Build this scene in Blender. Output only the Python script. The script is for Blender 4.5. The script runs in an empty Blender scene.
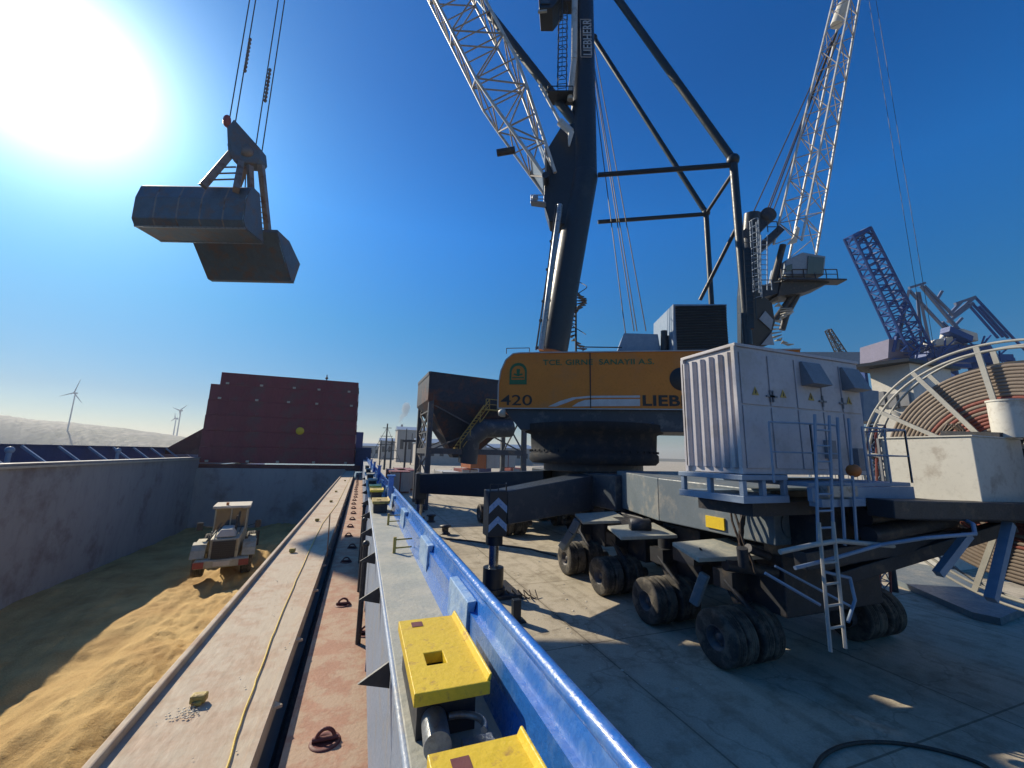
import bpy, math, random
from mathutils import Vector, Matrix, noise as mnoise
random.seed(7)
PI = math.pi
def V(*a): return Vector(a if len(a) > 1 else a[0])
sc = bpy.context.scene
COL = sc.collection

# ------------------------------------------------------------------ camera geometry
F = 400.0
CAM = V(0, 0, 4.8)
Zc = V(53, 2254, 400).normalized()
Yc = V(362-512, 384-451.5, 400.); Yc -= Zc*Yc.dot(Zc); Yc.normalize()
Xc = -Yc.cross(Zc)
def ray(px, py):
    c = V((px-512)/F, (384-py)/F, 1.0)
    return V(Xc.dot(c), Yc.dot(c), Zc.dot(c))
def P(px, py, d): return CAM + ray(px, py)*d
def onz(px, py, z): r = ray(px, py); return CAM + r*((z-CAM.z)/r.z)
def onx(px, py, x): r = ray(px, py); return CAM + r*(x/r.x)
def ony(px, py, y): r = ray(px, py); return CAM + r*(y/r.y)
RIGHT = V(Xc.x, Yc.x, 0).normalized()
FWD = V(Xc.z, Yc.z, 0).normalized()
Z = V(0, 0, 1)

# ------------------------------------------------------------------ mesh builder
class MB:
    def __init__(s): s.v = []; s.f = []; s.sm = []
    def add(s, vs, fs, smooth=False):
        n = len(s.v); s.v += [Vector(p) for p in vs]
        for f in fs: s.f.append([i+n for i in f]); s.sm.append(smooth)
        return s
    def obox(s, c, ax, ay, az):
        c = V(c); vs = []
        for k in (-1, 1):
            for j in (-1, 1):
                for i in (-1, 1): vs.append(c+ax*i+ay*j+az*k)
        return s.add(vs, [(0,2,3,1), (4,5,7,6), (0,1,5,4), (2,6,7,3), (0,4,6,2), (1,3,7,5)])
    def box(s, x0, x1, y0, y1, z0, z1):
        return s.obox(((x0+x1)/2, (y0+y1)/2, (z0+z1)/2), V((x1-x0)/2, 0, 0), V(0, (y1-y0)/2, 0), V(0, 0, (z1-z0)/2))
    def beam(s, p, q, w, h, up=Z, w2=None, h2=None):
        p = V(p); q = V(q); d = (q-p).normalized()
        sd = d.cross(up)
        if sd.length < 1e-4: sd = d.cross(V(1, 0, 0))
        sd.normalize(); u = sd.cross(d).normalized()
        w2 = w if w2 is None else w2; h2 = h if h2 is None else h2
        vs = []
        for c, a, b in ((p, w, h), (q, w2, h2)):
            for i, j in ((-1,-1), (1,-1), (1,1), (-1,1)): vs.append(c+sd*a/2*i+u*b/2*j)
        return s.add(vs, [(3,2,1,0), (4,5,6,7), (0,1,5,4), (1,2,6,5), (2,3,7,6), (3,0,4,7)])
    def tube(s, p, q, r, n=8, r2=None, cap=True):
        p = V(p); q = V(q); d = (q-p)
        if d.length < 1e-6: return s
        d.normalize(); r2 = r if r2 is None else r2
        a = d.cross(Z)
        if a.length < 1e-3: a = d.cross(V(1, 0, 0))
        a.normalize(); b = d.cross(a)
        vs = [p+(a*math.cos(t)+b*math.sin(t))*r for t in [2*PI*i/n for i in range(n)]]
        vs += [q+(a*math.cos(t)+b*math.sin(t))*r2 for t in [2*PI*i/n for i in range(n)]]
        s.add(vs, [(i, (i+1) % n, n+(i+1) % n, n+i) for i in range(n)], n > 6)
        if cap:
            s.add(vs[:n], [tuple(range(n))[::-1]]); s.add(vs[n:], [tuple(range(n))])
        return s
    def path(s, pts, r, n=8):
        for i in range(len(pts)-1):
            s.tube(pts[i], pts[i+1], r, n)
        if n > 6:
            for p in pts[1:-1]: s.ball(p, r*1.0, 6, 8)
        return s
    def ball(s, c, r, m=8, n=12, sx=1, sy=1, sz=1):
        c = V(c); vs = []; fs = []
        for i in range(m+1):
            t = PI*i/m
            for j in range(n):
                a = 2*PI*j/n
                vs.append(c+V(r*sx*math.sin(t)*math.cos(a), r*sy*math.sin(t)*math.sin(a), r*sz*math.cos(t)))
        for i in range(m):
            for j in range(n): fs.append((i*n+j, (i+1)*n+j, (i+1)*n+(j+1) % n, i*n+(j+1) % n))
        return s.add(vs, fs, True)
    def prism(s, poly, ext):
        n = len(poly); ext = V(ext); vs = [V(p) for p in poly]+[V(p)+ext for p in poly]
        return s.add(vs, [tuple(range(n))[::-1], tuple(range(n, 2*n))]+[(i, (i+1) % n, n+(i+1) % n, n+i) for i in range(n)])
    def lathe(s, prof, o, ax, n=32, smooth=True, closed=False):
        o = V(o); ax = V(ax).normalized(); a = ax.cross(Z)
        if a.length < 1e-3: a = V(1, 0, 0)
        a.normalize(); b = ax.cross(a); vs = []; fs = []
        for r, t in prof:
            for j in range(n):
                g = 2*PI*j/n; vs.append(o+ax*t+(a*math.cos(g)+b*math.sin(g))*r)
        m = len(prof)
        for i in range(m if closed else m-1):
            k = (i+1) % m
            for j in range(n): fs.append((i*n+j, i*n+(j+1) % n, k*n+(j+1) % n, k*n+j))
        return s.add(vs, fs, smooth)
    def torus(s, c, ax, R, r, n=48, m=6):
        return s.lathe([(R+r*math.cos(2*PI*i/m), r*math.sin(2*PI*i/m)) for i in range(m)], c, ax, n, True, True)
    def rail(s, pts, h=1.0, r=.025, mid=True, step=1.2):
        pts = [V(p) for p in pts]
        s.path([p+Z*h for p in pts], r, 6)
        if mid: s.path([p+Z*h*.5 for p in pts], r*.8, 6)
        for a, b in zip(pts[:-1], pts[1:]):
            k = max(1, round((b-a).length/step))
            for i in range(k+1): q = a.lerp(b, i/k); s.tube(q, q+Z*h, r, 6)
        return s
    def ladder(s, p, q, w, side, r=.025, step=.3, cage=None):
        p = V(p); q = V(q); side = V(side).normalized()
        for k in (-.5, .5): s.tube(p+side*w*k, q+side*w*k, r, 6)
        n = max(2, int((q-p).length/step))
        for i in range(1, n):
            c = p.lerp(q, i/n); s.tube(c-side*w/2, c+side*w/2, r*.7, 6)
        if cage is not None:
            cage = V(cage); k = max(2, int((q-p).length/.75)); ring = []
            for i in range(k+1):
                c = p.lerp(q, .12+.88*i/k); pr = []
                for t in range(7):
                    g = PI*t/6; pr.append(c+side*math.cos(g)*w*.62+cage*math.sin(g)*.7)
                s.path(pr, r*.6, 5); ring.append(pr)
            for t in (1, 3, 5): s.path([x[t] for x in ring], r*.6, 5)
        return s
    def cut(s): s.c = getattr(s, 'c', [])+[(len(s.v), len(s.f))]; return s
    def build(s, name, mat, parent=None, bevel=0, seg=2):
        cs = [c for c in getattr(s, 'c', []) if 0 < c[1] < len(s.f)]
        if cs:
            cs = [(0, 0)]+sorted(set(cs))+[(len(s.v), len(s.f))]; o = None
            for (a, fa), (b_, fb) in zip(cs[:-1], cs[1:]):
                q = MB(); q.v = s.v[a:b_]; q.f = [[i-a for i in f] for f in s.f[fa:fb]]; q.sm = s.sm[fa:fb]
                x = q.build(name, mat, parent, bevel, seg); o = o or x
            return o
        off = wloc(parent)
        me = bpy.data.meshes.new(name)
        me.from_pydata([v-off for v in s.v], [], s.f); me.polygons.foreach_set('use_smooth', s.sm)
        me.materials.append(mat); me.update()
        o = bpy.data.objects.new(name, me); COL.objects.link(o)
        if parent: o.parent = parent
        if bevel:
            b = o.modifiers.new('bevel', 'BEVEL'); b.width = bevel; b.segments = seg; b.limit_method = 'ANGLE'; b.angle_limit = .7
        return o
def wloc(o):
    r = V(0, 0, 0)
    while o: r += o.location; o = o.parent
    return r
def tag(o, label=None, cat=None, group=None, kind=None):
    for k, v in (('label', label), ('category', cat), ('group', group), ('kind', kind)):
        if v: o[k] = v
    return o
def thing(name, loc, label, cat, group=None):
    o = bpy.data.objects.new(name, None); COL.objects.link(o); o.location = loc; o.empty_display_size = .3
    return tag(o, label, cat, group)
def copy_tree(o, parent=None):
    c = o.copy(); COL.objects.link(c)
    if parent: c.parent = parent
    for ch in list(o.children): copy_tree(ch, c)
    return c
def text(name, body, o, right, up, size, mat, parent, ext=.004, bold=0, space=1.0, sx=1.0):
    cu = bpy.data.curves.new(name, 'FONT'); cu.body = body; cu.size = size; cu.extrude = ext; cu.offset = bold
    cu.space_character = space
    t = bpy.data.objects.new(name, cu); COL.objects.link(t)
    bpy.context.view_layer.update()
    me = bpy.data.meshes.new_from_object(t.evaluated_get(bpy.context.evaluated_depsgraph_get()))
    bpy.data.objects.remove(t)
    right = V(right).normalized(); up = V(up).normalized(); nrm = right.cross(up)
    off = wloc(parent)
    for v in me.vertices:
        x, y, z = v.co; v.co = V(o)-off+right*x*sx+up*y+nrm*z
    me.materials.clear(); me.materials.append(mat)
    ob = bpy.data.objects.new(name, me); COL.objects.link(ob); ob.parent = parent
    return ob

# ------------------------------------------------------------------ materials
def pm(name, c1, c2=None, scale=4, rough=.6, metal=0, bump=.1, dirt=None, dirt_amt=.5, dirt_scale=1.2, fine=1, stretch=None, spec=.5, coat=0):
    m = bpy.data.materials.new(name); m.use_nodes = True; nt = m.node_tree; N = nt.nodes; L = nt.links
    b = N['Principled BSDF']; tc = N.new('ShaderNodeTexCoord')
    src = tc.outputs['Object']
    if stretch:
        mp = N.new('ShaderNodeMapping'); mp.inputs['Scale'].default_value = stretch; L.new(src, mp.inputs[0]); src = mp.outputs[0]
    def noise(sc_, det=6, rg=.6, s=None):
        n = N.new('ShaderNodeTexNoise'); n.inputs['Scale'].default_value = sc_; n.inputs['Detail'].default_value = det
        n.inputs['Roughness'].default_value = rg; L.new(s or src, n.inputs['Vector']); return n.outputs['Fac']
    c2 = c2 or tuple(x*.8 for x in c1)
    def mix(a, bb, f):
        x = N.new('ShaderNodeMix'); x.data_type = 'RGBA'; L.new(f, x.inputs[0])
        for i, y in ((6, a), (7, bb)):
            if isinstance(y, tuple): x.inputs[i].default_value = (*y, 1)
            else: L.new(y, x.inputs[i])
        return x.outputs[2]
    def rng(f, a, bb, lo=0, hi=1):
        x = N.new('ShaderNodeMapRange'); L.new(f, x.inputs[0])
        for i, y in enumerate((a, bb, lo, hi)): x.inputs[i+1].default_value = y
        return x.outputs[0]
    n1 = noise(scale); col = mix(c1, c2, rng(n1, .32, .68))
    n3 = noise(scale*9, 4)
    col = mix(col, tuple(x*.72 for x in c1), rng(n3, .52, .75, 0, .6))
    if dirt:
        n2 = noise(dirt_scale, 10, .68, tc.outputs['Object'])
        lo = .62-.22*dirt_amt
        col = mix(col, dirt, rng(n2, lo, lo+.12, 0, .85))
    L.new(col, b.inputs['Base Color'])
    L.new(rng(n3, .3, .7, max(.05, rough-.12), min(1, rough+.12)), b.inputs['Roughness'])
    b.inputs['Metallic'].default_value = metal; b.inputs['Specular IOR Level'].default_value = spec
    if coat: b.inputs['Coat Weight'].default_value = coat; b.inputs['Coat Roughness'].default_value = .15
    if bump:
        bp = N.new('ShaderNodeBump'); bp.inputs['Strength'].default_value = bump; bp.inputs['Distance'].default_value = .02
        L.new(noise(scale*6*fine, 8), bp.inputs['Height']); L.new(bp.outputs[0], b.inputs['Normal'])
    return m
RUST = (.16, .07, .035)
M = dict(
 coaming=pm('dusty_primer', (.48,.36,.25), (.42,.29,.20), 3, .8, bump=.25, dirt=(.50,.42,.31), dirt_amt=.9, dirt_scale=2.5, stretch=(1,.25,1)),
 red_deck=pm('red_deck_paint', (.42,.23,.15), (.36,.19,.12), 5, .75, bump=.3, dirt=(.44,.32,.22), dirt_amt=.8, dirt_scale=4),
 red_dark=pm('red_oxide', (.17,.045,.04), (.13,.04,.035), 2, .6, bump=.2, dirt=(.22,.09,.07), dirt_amt=.5, dirt_scale=.9),
 cover=pm('hatch_cover_red', (.25,.048,.06), (.20,.04,.052), .8, .5, bump=.4, dirt=(.17,.07,.07), dirt_amt=.6, dirt_scale=.6, stretch=(1,1,.3)),
 hold=pm('hold_grey_paint', (.37,.365,.355), (.31,.305,.30), .35, .75, bump=.3, dirt=(.20,.17,.16), dirt_amt=.5, dirt_scale=.35, stretch=(1,1,.35)),
 platform=pm('platform_grey', (.36,.36,.30), (.30,.31,.27), 6, .7, bump=.25, dirt=(.42,.40,.32), dirt_amt=.7, dirt_scale=5),
 plat_side=pm('platform_side', (.30,.36,.45), (.24,.30,.40), 6, .45, bump=.25, dirt=(.33,.33,.33), dirt_amt=.5, dirt_scale=6),
 blue=pm('blue_hull_paint', (.03,.17,.56), (.025,.14,.48), 3, .3, bump=.35, dirt=(.20,.33,.55), dirt_amt=.5, dirt_scale=1.5, coat=.4),
 blue_shaded=pm('blue_shaded_paint', (.045,.075,.19), (.035,.06,.16), 3, .5, bump=.2),  # ship blue darkened: shade on the far bulwark put into the colour
 blue_pale=pm('blue_pale_paint', (.36,.50,.68), (.26,.42,.64), 6, .35, bump=.35, dirt=(.09,.24,.55), dirt_amt=.55, dirt_scale=9, coat=.2),
 yellow=pm('yellow_paint', (.78,.55,.03), (.74,.50,.03), 8, .4, bump=.18, dirt=(.40,.22,.06), dirt_amt=.22, dirt_scale=26),
 ygrey=pm('worn_yellow', (.50,.37,.08), (.42,.30,.08), 8, .6, bump=.3, dirt=RUST, dirt_amt=.5, dirt_scale=14),
 galv=pm('galvanised', (.33,.35,.37), (.26,.28,.30), 8, .4, .6, bump=.2, dirt=(.16,.15,.14), dirt_amt=.5, dirt_scale=6),
 rail=pm('rail_grey', (.26,.33,.42), (.20,.27,.36), 5, .5, .0, bump=.1),
 railw=pm('rail_white', (.44,.43,.38), (.34,.33,.30), 5, .5, .0, bump=.1),
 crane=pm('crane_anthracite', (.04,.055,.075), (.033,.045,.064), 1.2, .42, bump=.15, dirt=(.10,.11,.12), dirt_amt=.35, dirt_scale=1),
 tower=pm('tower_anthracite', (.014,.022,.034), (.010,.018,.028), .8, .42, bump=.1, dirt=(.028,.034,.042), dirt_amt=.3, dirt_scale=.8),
 drum=pm('drum_matte', (.022,.027,.034), (.016,.02,.026), 1.2, .85, bump=.2, dirt=(.05,.045,.04), dirt_amt=.5, dirt_scale=2, spec=.2),
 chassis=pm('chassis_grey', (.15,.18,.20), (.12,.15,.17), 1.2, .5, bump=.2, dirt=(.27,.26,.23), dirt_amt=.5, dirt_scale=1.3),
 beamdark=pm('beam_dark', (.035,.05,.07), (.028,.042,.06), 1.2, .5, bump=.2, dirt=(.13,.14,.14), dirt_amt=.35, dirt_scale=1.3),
 ochre=pm('crane_yellow', (.66,.22,.03), (.60,.195,.028), 1.0, .5, bump=.05, dirt=(.55,.20,.05), dirt_amt=.4, dirt_scale=.7, spec=.3),
 boom=pm('boom_white', (.62,.62,.60), (.50,.50,.48), 2, .45, bump=.05, dirt=(.34,.31,.27), dirt_amt=.5, dirt_scale=1),
 lace=pm('boom_lacing', (.40,.36,.32), (.30,.26,.22), 2, .5, bump=.05),
 trim=pm('light_trim', (.45,.46,.47), None, 3, .5),
 black=pm('black_lettering', (.012,.013,.016), None, 3, .5, bump=0),
 white=pm('white_lettering', (.55,.55,.55), (.45,.45,.45), 3, .5, bump=0),
 green=pm('green_lettering', (.02,.14,.05), None, 3, .5, bump=0),
 rubber=pm('rubber', (.032,.031,.030), (.055,.050,.043), 3, .85, bump=.5, dirt=(.15,.13,.10), dirt_amt=.75, dirt_scale=2.6),
 rim=pm('rim_grey', (.10,.10,.11), (.06,.06,.065), 6, .6, dirt=(.16,.12,.09), dirt_amt=.5, dirt_scale=5),
 steel=pm('dark_steel', (.045,.05,.06), (.035,.035,.04), 4, .5, .3, dirt=(.10,.085,.07), dirt_amt=.4, dirt_scale=3),
 chrome=pm('cylinder_rod', (.6,.6,.6), None, 4, .2, 1, bump=0),
 hose=pm('hose', (.03,.028,.027), (.09,.055,.035), 4, .6),
 house=pm('container_white', (.50,.48,.49), (.42,.40,.43), 1.2, .5, bump=.1, dirt=(.36,.33,.31), dirt_amt=.4, dirt_scale=1.1),
 box=pm('box_cream', (.62,.61,.55), (.56,.55,.50), 1.2, .6, bump=.1, dirt=(.36,.32,.27), dirt_amt=.3, dirt_scale=1.6),
 vent=pm('vent_hood', (.22,.23,.25), None, 3, .55),
 cable=pm('cable_grey', (.25,.20,.16), (.19,.15,.12), 1.5, .7),
 cablered=pm('cable_red', (.24,.065,.05), (.19,.06,.045), 1.5, .7),
 hopper=pm('hopper_blue', (.018,.03,.055), (.014,.024,.045), .5, .7, dirt=(.12,.04,.02), dirt_amt=.55, dirt_scale=.4),
 hopfr=pm('hopper_frame', (.08,.09,.11), (.05,.06,.075), 1, .6, dirt=(.2,.15,.1), dirt_amt=.4),
 bluecrane=pm('crane_blue', (.008,.055,.24), (.006,.045,.2), .5, .5, bump=0),
 bluegrey=pm('crane_blue_grey', (.13,.17,.27), (.10,.13,.22), .5, .5, bump=0),
 pink=pm('faded_plaster', (.17,.16,.24), None, .5, .7),
 plaster=pm('white_cladding', (.62,.60,.54), (.55,.53,.48), .8, .7, dirt=(.45,.43,.38), dirt_amt=.4, dirt_scale=.5),
 roof=pm('dark_roof', (.05,.06,.075), None, 1, .6),
 loader=pm('loader_grey', (.46,.43,.31), (.36,.34,.25), 3, .6, dirt=(.30,.25,.16), dirt_amt=.6, dirt_scale=2),
 loaderdk=pm('loader_dark', (.035,.033,.033), None, 3, .6),
 loaderred=pm('loader_red', (.28,.05,.04), None, 3, .5),
 dust=pm('dusty_white', (.60,.56,.46), (.50,.45,.36), 3, .8),
 c_red=pm('container_red', (.26,.07,.06), (.22,.06,.05), .5, .6, dirt=(.18,.1,.08), dirt_amt=.4),
 c_org=pm('container_orange', (.5,.17,.06), None, .5, .6),
 c_wht=pm('container_pale', (.5,.5,.48), None, .5, .6),
 c_blu=pm('container_blue', (.06,.10,.22), None, .5, .6),
 orange=pm('orange_plastic', (.55,.16,.03), None, 4, .5),
 amber=pm('yellow_hose', (.72,.50,.08), (.6,.42,.08), 5, .6),
 hill=pm('hill', (.16,.15,.12), (.10,.11,.08), .012, .9, bump=0, dirt=(.24,.21,.17), dirt_amt=.5, dirt_scale=.02),
 town=pm('town', (.42,.39,.35), None, .1, .8, bump=0),
 chim=pm('chimney', (.4,.38,.36), None, .2, .8, bump=0),
 grab=pm('grab_steel', (.13,.17,.20), (.10,.13,.16), 1.5, .5, .2, bump=.3, dirt=(.20,.13,.10), dirt_amt=.6, dirt_scale=1),
 grabarm=pm('grab_arm', (.30,.24,.20), (.22,.18,.16), 3, .5, .2, bump=.2, dirt=RUST, dirt_amt=.5),
 grabred=pm('grab_red', (.45,.09,.07), None, 3, .5),
)
# glass
g = bpy.data.materials.new('window_glass'); g.use_nodes = True; b = g.node_tree.nodes['Principled BSDF']
b.inputs['Base Color'].default_value = (.05,.07,.08,1); b.inputs['Roughness'].default_value = .05; b.inputs['Specular IOR Level'].default_value = .8
M['glass'] = g
# quay concrete
def concrete():
    m = bpy.data.materials.new('quay_concrete'); m.use_nodes = True; nt = m.node_tree; N = nt.nodes; L = nt.links
    b = N['Principled BSDF']; tc = N.new('ShaderNodeTexCoord')
    def noise(s, d=8, r=.6):
        n = N.new('ShaderNodeTexNoise'); n.inputs['Scale'].default_value = s; n.inputs['Detail'].default_value = d; n.inputs['Roughness'].default_value = r
        L.new(tc.outputs['Object'], n.inputs['Vector']); return n.outputs['Fac']
    def ramp(f, st):
        r = N.new('ShaderNodeValToRGB'); L.new(f, r.inputs[0]); e = r.color_ramp.elements
        while len(e) < len(st): e.new(.5)
        for el, (p, c) in zip(e, st): el.position = p; el.color = (*c, 1)
        return r.outputs[0]
    def mul(a, bb, f=1):
        x = N.new('ShaderNodeMix'); x.data_type = 'RGBA'; x.blend_type = 'MULTIPLY'; x.inputs[0].default_value = f
        L.new(a, x.inputs[6]); L.new(bb, x.inputs[7]); return x.outputs[2]
    c = ramp(noise(.18, 10, .7), [(.3, (.38,.33,.25)), (.5, (.50,.44,.33)), (.7, (.58,.51,.40))])
    c = mul(c, ramp(noise(1.4, 8, .7), [(.35, (.68,.66,.63)), (.52, (1,1,1))]))
    c = mul(c, ramp(noise(26, 5, .6), [(.35, (.7,.7,.7)), (.6, (1,1,1))]), .6)
    # slab joints
    br = N.new('ShaderNodeTexBrick'); br.offset = 0; br.inputs['Scale'].default_value = 1; br.inputs['Brick Width'].default_value = 6
    br.inputs['Row Height'].default_value = 5; br.inputs['Mortar Size'].default_value = .025; br.inputs['Mortar Smooth'].default_value = .4
    br.inputs['Color1'].default_value = (1,1,1,1); br.inputs['Color2'].default_value = (.93,.93,.93,1); br.inputs['Mortar'].default_value = (.4,.38,.35,1)
    L.new(tc.outputs['Object'], br.inputs['Vector']); c = mul(c, br.outputs['Color'], .9)
    vo = N.new('ShaderNodeTexVoronoi'); vo.feature = 'DISTANCE_TO_EDGE'; vo.inputs['Scale'].default_value = .33; vo.inputs['Randomness'].default_value = 1
    wv = N.new('ShaderNodeVectorMath'); wv.operation = 'ADD'; nn_ = N.new('ShaderNodeTexNoise'); nn_.inputs['Scale'].default_value = 1.3; nn_.inputs['Detail'].default_value = 6
    L.new(tc.outputs['Object'], nn_.inputs['Vector']); L.new(tc.outputs['Object'], wv.inputs[0]); L.new(nn_.outputs['Color'], wv.inputs[1]); L.new(wv.outputs[0], vo.inputs['Vector'])
    c = mul(c, ramp(vo.outputs['Distance'], [(0, (.35,.33,.30)), (.006, (.55,.52,.5)), (.010, (1,1,1))]), .4)
    mp = N.new('ShaderNodeMapping'); mp.inputs['Scale'].default_value = (2.6, .06, 1); mp.inputs['Rotation'].default_value = (0, 0, .07); L.new(tc.outputs['Object'], mp.inputs[0])
    tr_ = N.new('ShaderNodeTexNoise'); tr_.inputs['Scale'].default_value = 1; tr_.inputs['Detail'].default_value = 5; L.new(mp.outputs[0], tr_.inputs['Vector'])
    c = mul(c, ramp(tr_.outputs['Fac'], [(.36, (.62,.60,.57)), (.5, (1,1,1))]), .45)
    c = mul(c, ramp(noise(.55, 3, .5), [(.30, (.55,.53,.5)), (.38, (1,1,1))]), .7)
    L.new(c, b.inputs['Base Color']); b.inputs['Roughness'].default_value = .85
    bp = N.new('ShaderNodeBump'); bp.inputs['Strength'].default_value = .35; bp.inputs['Distance'].default_value = .03
    L.new(noise(18, 8), bp.inputs['Height']); L.new(bp.outputs[0], b.inputs['Normal'])
    return m
M['quay'] = concrete()
def grain_mat():
    m = bpy.data.materials.new('grain'); m.use_nodes = True; nt = m.node_tree; N = nt.nodes; L = nt.links
    b = N['Principled BSDF']; tc = N.new('ShaderNodeTexCoord')
    def noise(s, d=8, r=.6, st=None):
        n = N.new('ShaderNodeTexNoise'); n.inputs['Scale'].default_value = s; n.inputs['Detail'].default_value = d; n.inputs['Roughness'].default_value = r
        L.new(tc.outputs['Object'], n.inputs['Vector']); return n.outputs['Fac']
    r = N.new('ShaderNodeValToRGB'); L.new(noise(.6), r.inputs[0]); e = r.color_ramp.elements
    e[0].position = .3; e[0].color = (.46,.27,.08,1); e[1].position = .65; e[1].color = (.68,.46,.17,1)
    r2 = N.new('ShaderNodeValToRGB'); L.new(noise(38, 4, .7), r2.inputs[0]); e = r2.color_ramp.elements
    e[0].position = .3; e[0].color = (.60,.57,.53,1); e[1].position = .6; e[1].color = (1,1,1,1)
    x = N.new('ShaderNodeMix'); x.data_type = 'RGBA'; x.blend_type = 'MULTIPLY'; x.inputs[0].default_value = .8
    L.new(r.outputs[0], x.inputs[6]); L.new(r2.outputs[0], x.inputs[7]); L.new(x.outputs[2], b.inputs['Base Color'])
    b.inputs['Roughness'].default_value = .9
    bp = N.new('ShaderNodeBump'); bp.inputs['Strength'].default_value = .8; bp.inputs['Distance'].default_value = .06
    L.new(noise(14, 9, .7), bp.inputs['Height']); L.new(bp.outputs[0], b.inputs['Normal'])
    return m
M['grain'] = grain_mat()
w = bpy.data.materials.new('water'); w.use_nodes = True; nt = w.node_tree; b = nt.nodes['Principled BSDF']
b.inputs['Base Color'].default_value = (.01,.03,.045,1); b.inputs['Roughness'].default_value = .12
n = nt.nodes.new('ShaderNodeTexNoise'); n.inputs['Scale'].default_value = .8; n.inputs['Detail'].default_value = 6
tcn = nt.nodes.new('ShaderNodeTexCoord'); nt.links.new(tcn.outputs['Object'], n.inputs['Vector'])
bp = nt.nodes.new('ShaderNodeBump'); bp.inputs['Strength'].default_value = .5; bp.inputs['Distance'].default_value = .2
nt.links.new(n.outputs['Fac'], bp.inputs['Height']); nt.links.new(bp.outputs[0], b.inputs['Normal'])
M['water'] = w

# ------------------------------------------------------------------ ground, water, hills
tag(MB().add([(3.9,-60,0),(2500,-60,0),(2500,2500,0),(3.9,2500,0)], [(0,1,2,3)]).build('quay_ground', M['quay']), kind='structure')
m = MB(); m.add([(3.9,-60,-4),(3.9,2500,-4),(3.9,2500,-.004),(3.9,-60,-.004)], [(0,1,2,3)])
m.box(3.6,4.15,-60,400,-.5,.12)
tag(m.build('quay_kerb', M['quay'], bevel=.02), kind='structure')
tag(MB().add([(-3000,-300,-3),(3.88,-300,-3),(3.88,3000,-3),(-3000,3000,-3)], [(0,1,2,3)]).build('water', M['water']), kind='structure')
def hill(name, pts, depth, seed):
    # ridge line given by (azimuth x, y, height) with slopes on both sides
    rnd = random.Random(seed); m = MB(); n = 90; rows = 9; vs = []; fs = []
    for i in range(n+1):
        t = i/n*(len(pts)-1); k = min(int(t), len(pts)-2); f = t-k
        a = V(pts[k]).lerp(V(pts[k+1]), f); a.z *= 1+rnd.uniform(-.008, .008)
        out = V(a.x, a.y, 0).normalized()
        for j in range(rows+1):
            s = j/rows; q = out*depth*(s-.5); h = a.z*math.sin(PI*min(1, s+.0))**.8 if 0 < s < 1 else 0
            vs.append(V(a.x+q.x, a.y+q.y, -3+(h+3)*(1+rnd.uniform(-.012,.012))))
    for i in range(n):
        for j in range(rows): a = i*(rows+1)+j; fs.append((a, a+rows+1, a+rows+2, a+1))
    return m.add(vs, fs, True)
hl = [P(px, 450, 900) for px in (-60, 0, 20, 60, 120, 190, 260, 360, 430, 560, 700)]
hh = [70, 66, 60, 55, 44, 26, 15, 12, 10, 7, 4]
tag(hill('h', [(p.x, p.y, h) for p, h in zip(hl, hh)], 500, 3).build('hills', M['hill']), kind='structure')

# ------------------------------------------------------------------ the ship
ship = thing('cargo_ship', (0, 0, 2.8), 'moored cargo ship with open hold, pink deck strip and blue bulwark seen along its length', 'ship')
zc = 4.8-1.82; zr = 2.8; zp = 4.05
m = MB(); m.box(-1.31, -.455, -4, 41.5, 2.82, zc); m.box(-1.32, -1.267, -4, 41.5, zc-.5, zc+.06)
m.build('coaming', M['coaming'], ship, bevel=.012)
m = MB(); m.box(-.335, .9, -4, 41.5, 2.3, zr)
m.build('side_deck', M['red_deck'], ship)
m = MB(); m.box(-.454, -.336, -4, 41.5, 2.2, 2.35)  # gap floor sunk low to blacken the strip beside the coaming
m.build('gutter', M['red_dark'], ship)
m = MB(); m.box(-.50, -.457, -4, 41.5, zc, zc+.012)
for i in range(26):
    y = .9+i*1.35+random.uniform(-.2, .2); m.prism([(-.456, y, zc-.05), (-.456, y+.09, zc-.05), (-.40, y+.05, zc-.06)], (0, 0, .02))
m.build('coaming_flange', M['coaming'], ship)
# hold
m = MB(); m.box(-13.4, -13, -4.5, 42, -3.5, 3.92); m.box(-13.6, -12.95, -4.5, 42, 3.921, 4.0)
m.box(-13, -1.37, 41.6, 42, -3.5, 3.1); m.box(-13.4, -1.37, -4.8, -4.5, -3.5, 3.1)
m.box(-1.36, -.46, -4, 41.5, -3.5, 2.47)
m.build('hold_wall', M['hold'], ship)
m = MB(); m.box(-13.0, -12.9, -4.5, 41.5, 3.80, 3.90); m.build('hold_wall_lip', M['dust'], ship)
# left bulwark beyond hold
m = MB(); m.box(-15.9, -15.8, -5, 70, 3.0, 4.72); m.box(-15.95, -15.7, -5, 70, 4.721, 4.77); m.box(-15.8, -13.61, -5, 70, 3.2, 3.5)
lb = m.build('far_bulwark', M['blue_shaded'], ship)
m = MB()
for i in range(13): y = 14+i*2.6; m.beam((-14.2, y, 3.5), (-15.7, y, 4.68), .12, .10); m.cut()
m.build('stanchion', M['plat_side'], lb)
for y in (19.5, 24.5, 33): MB().tube((-14.6, y, 3.5), (-14.6, y, 4.45), .09, 10).ball((-14.6, y, 4.5), .16, 6, 10).build('vent_post', M['rail'], ship)
# hull
m = MB(); m.prism([(.44, -6, -3.4), (.9, -6, -3.4), (.9, -6, 2.3), (.53, -6, 4.2), (.44, -6, 4.2)], (0, 80, 0))
m.prism([(-16.4,-6,-3.4), (-13.5,-6,-3.4), (-13.5,-6,2.9), (-16,-6,2.9)], (0, 76, 0))
hull = m.build('hull', M['blue'], ship)
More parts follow.
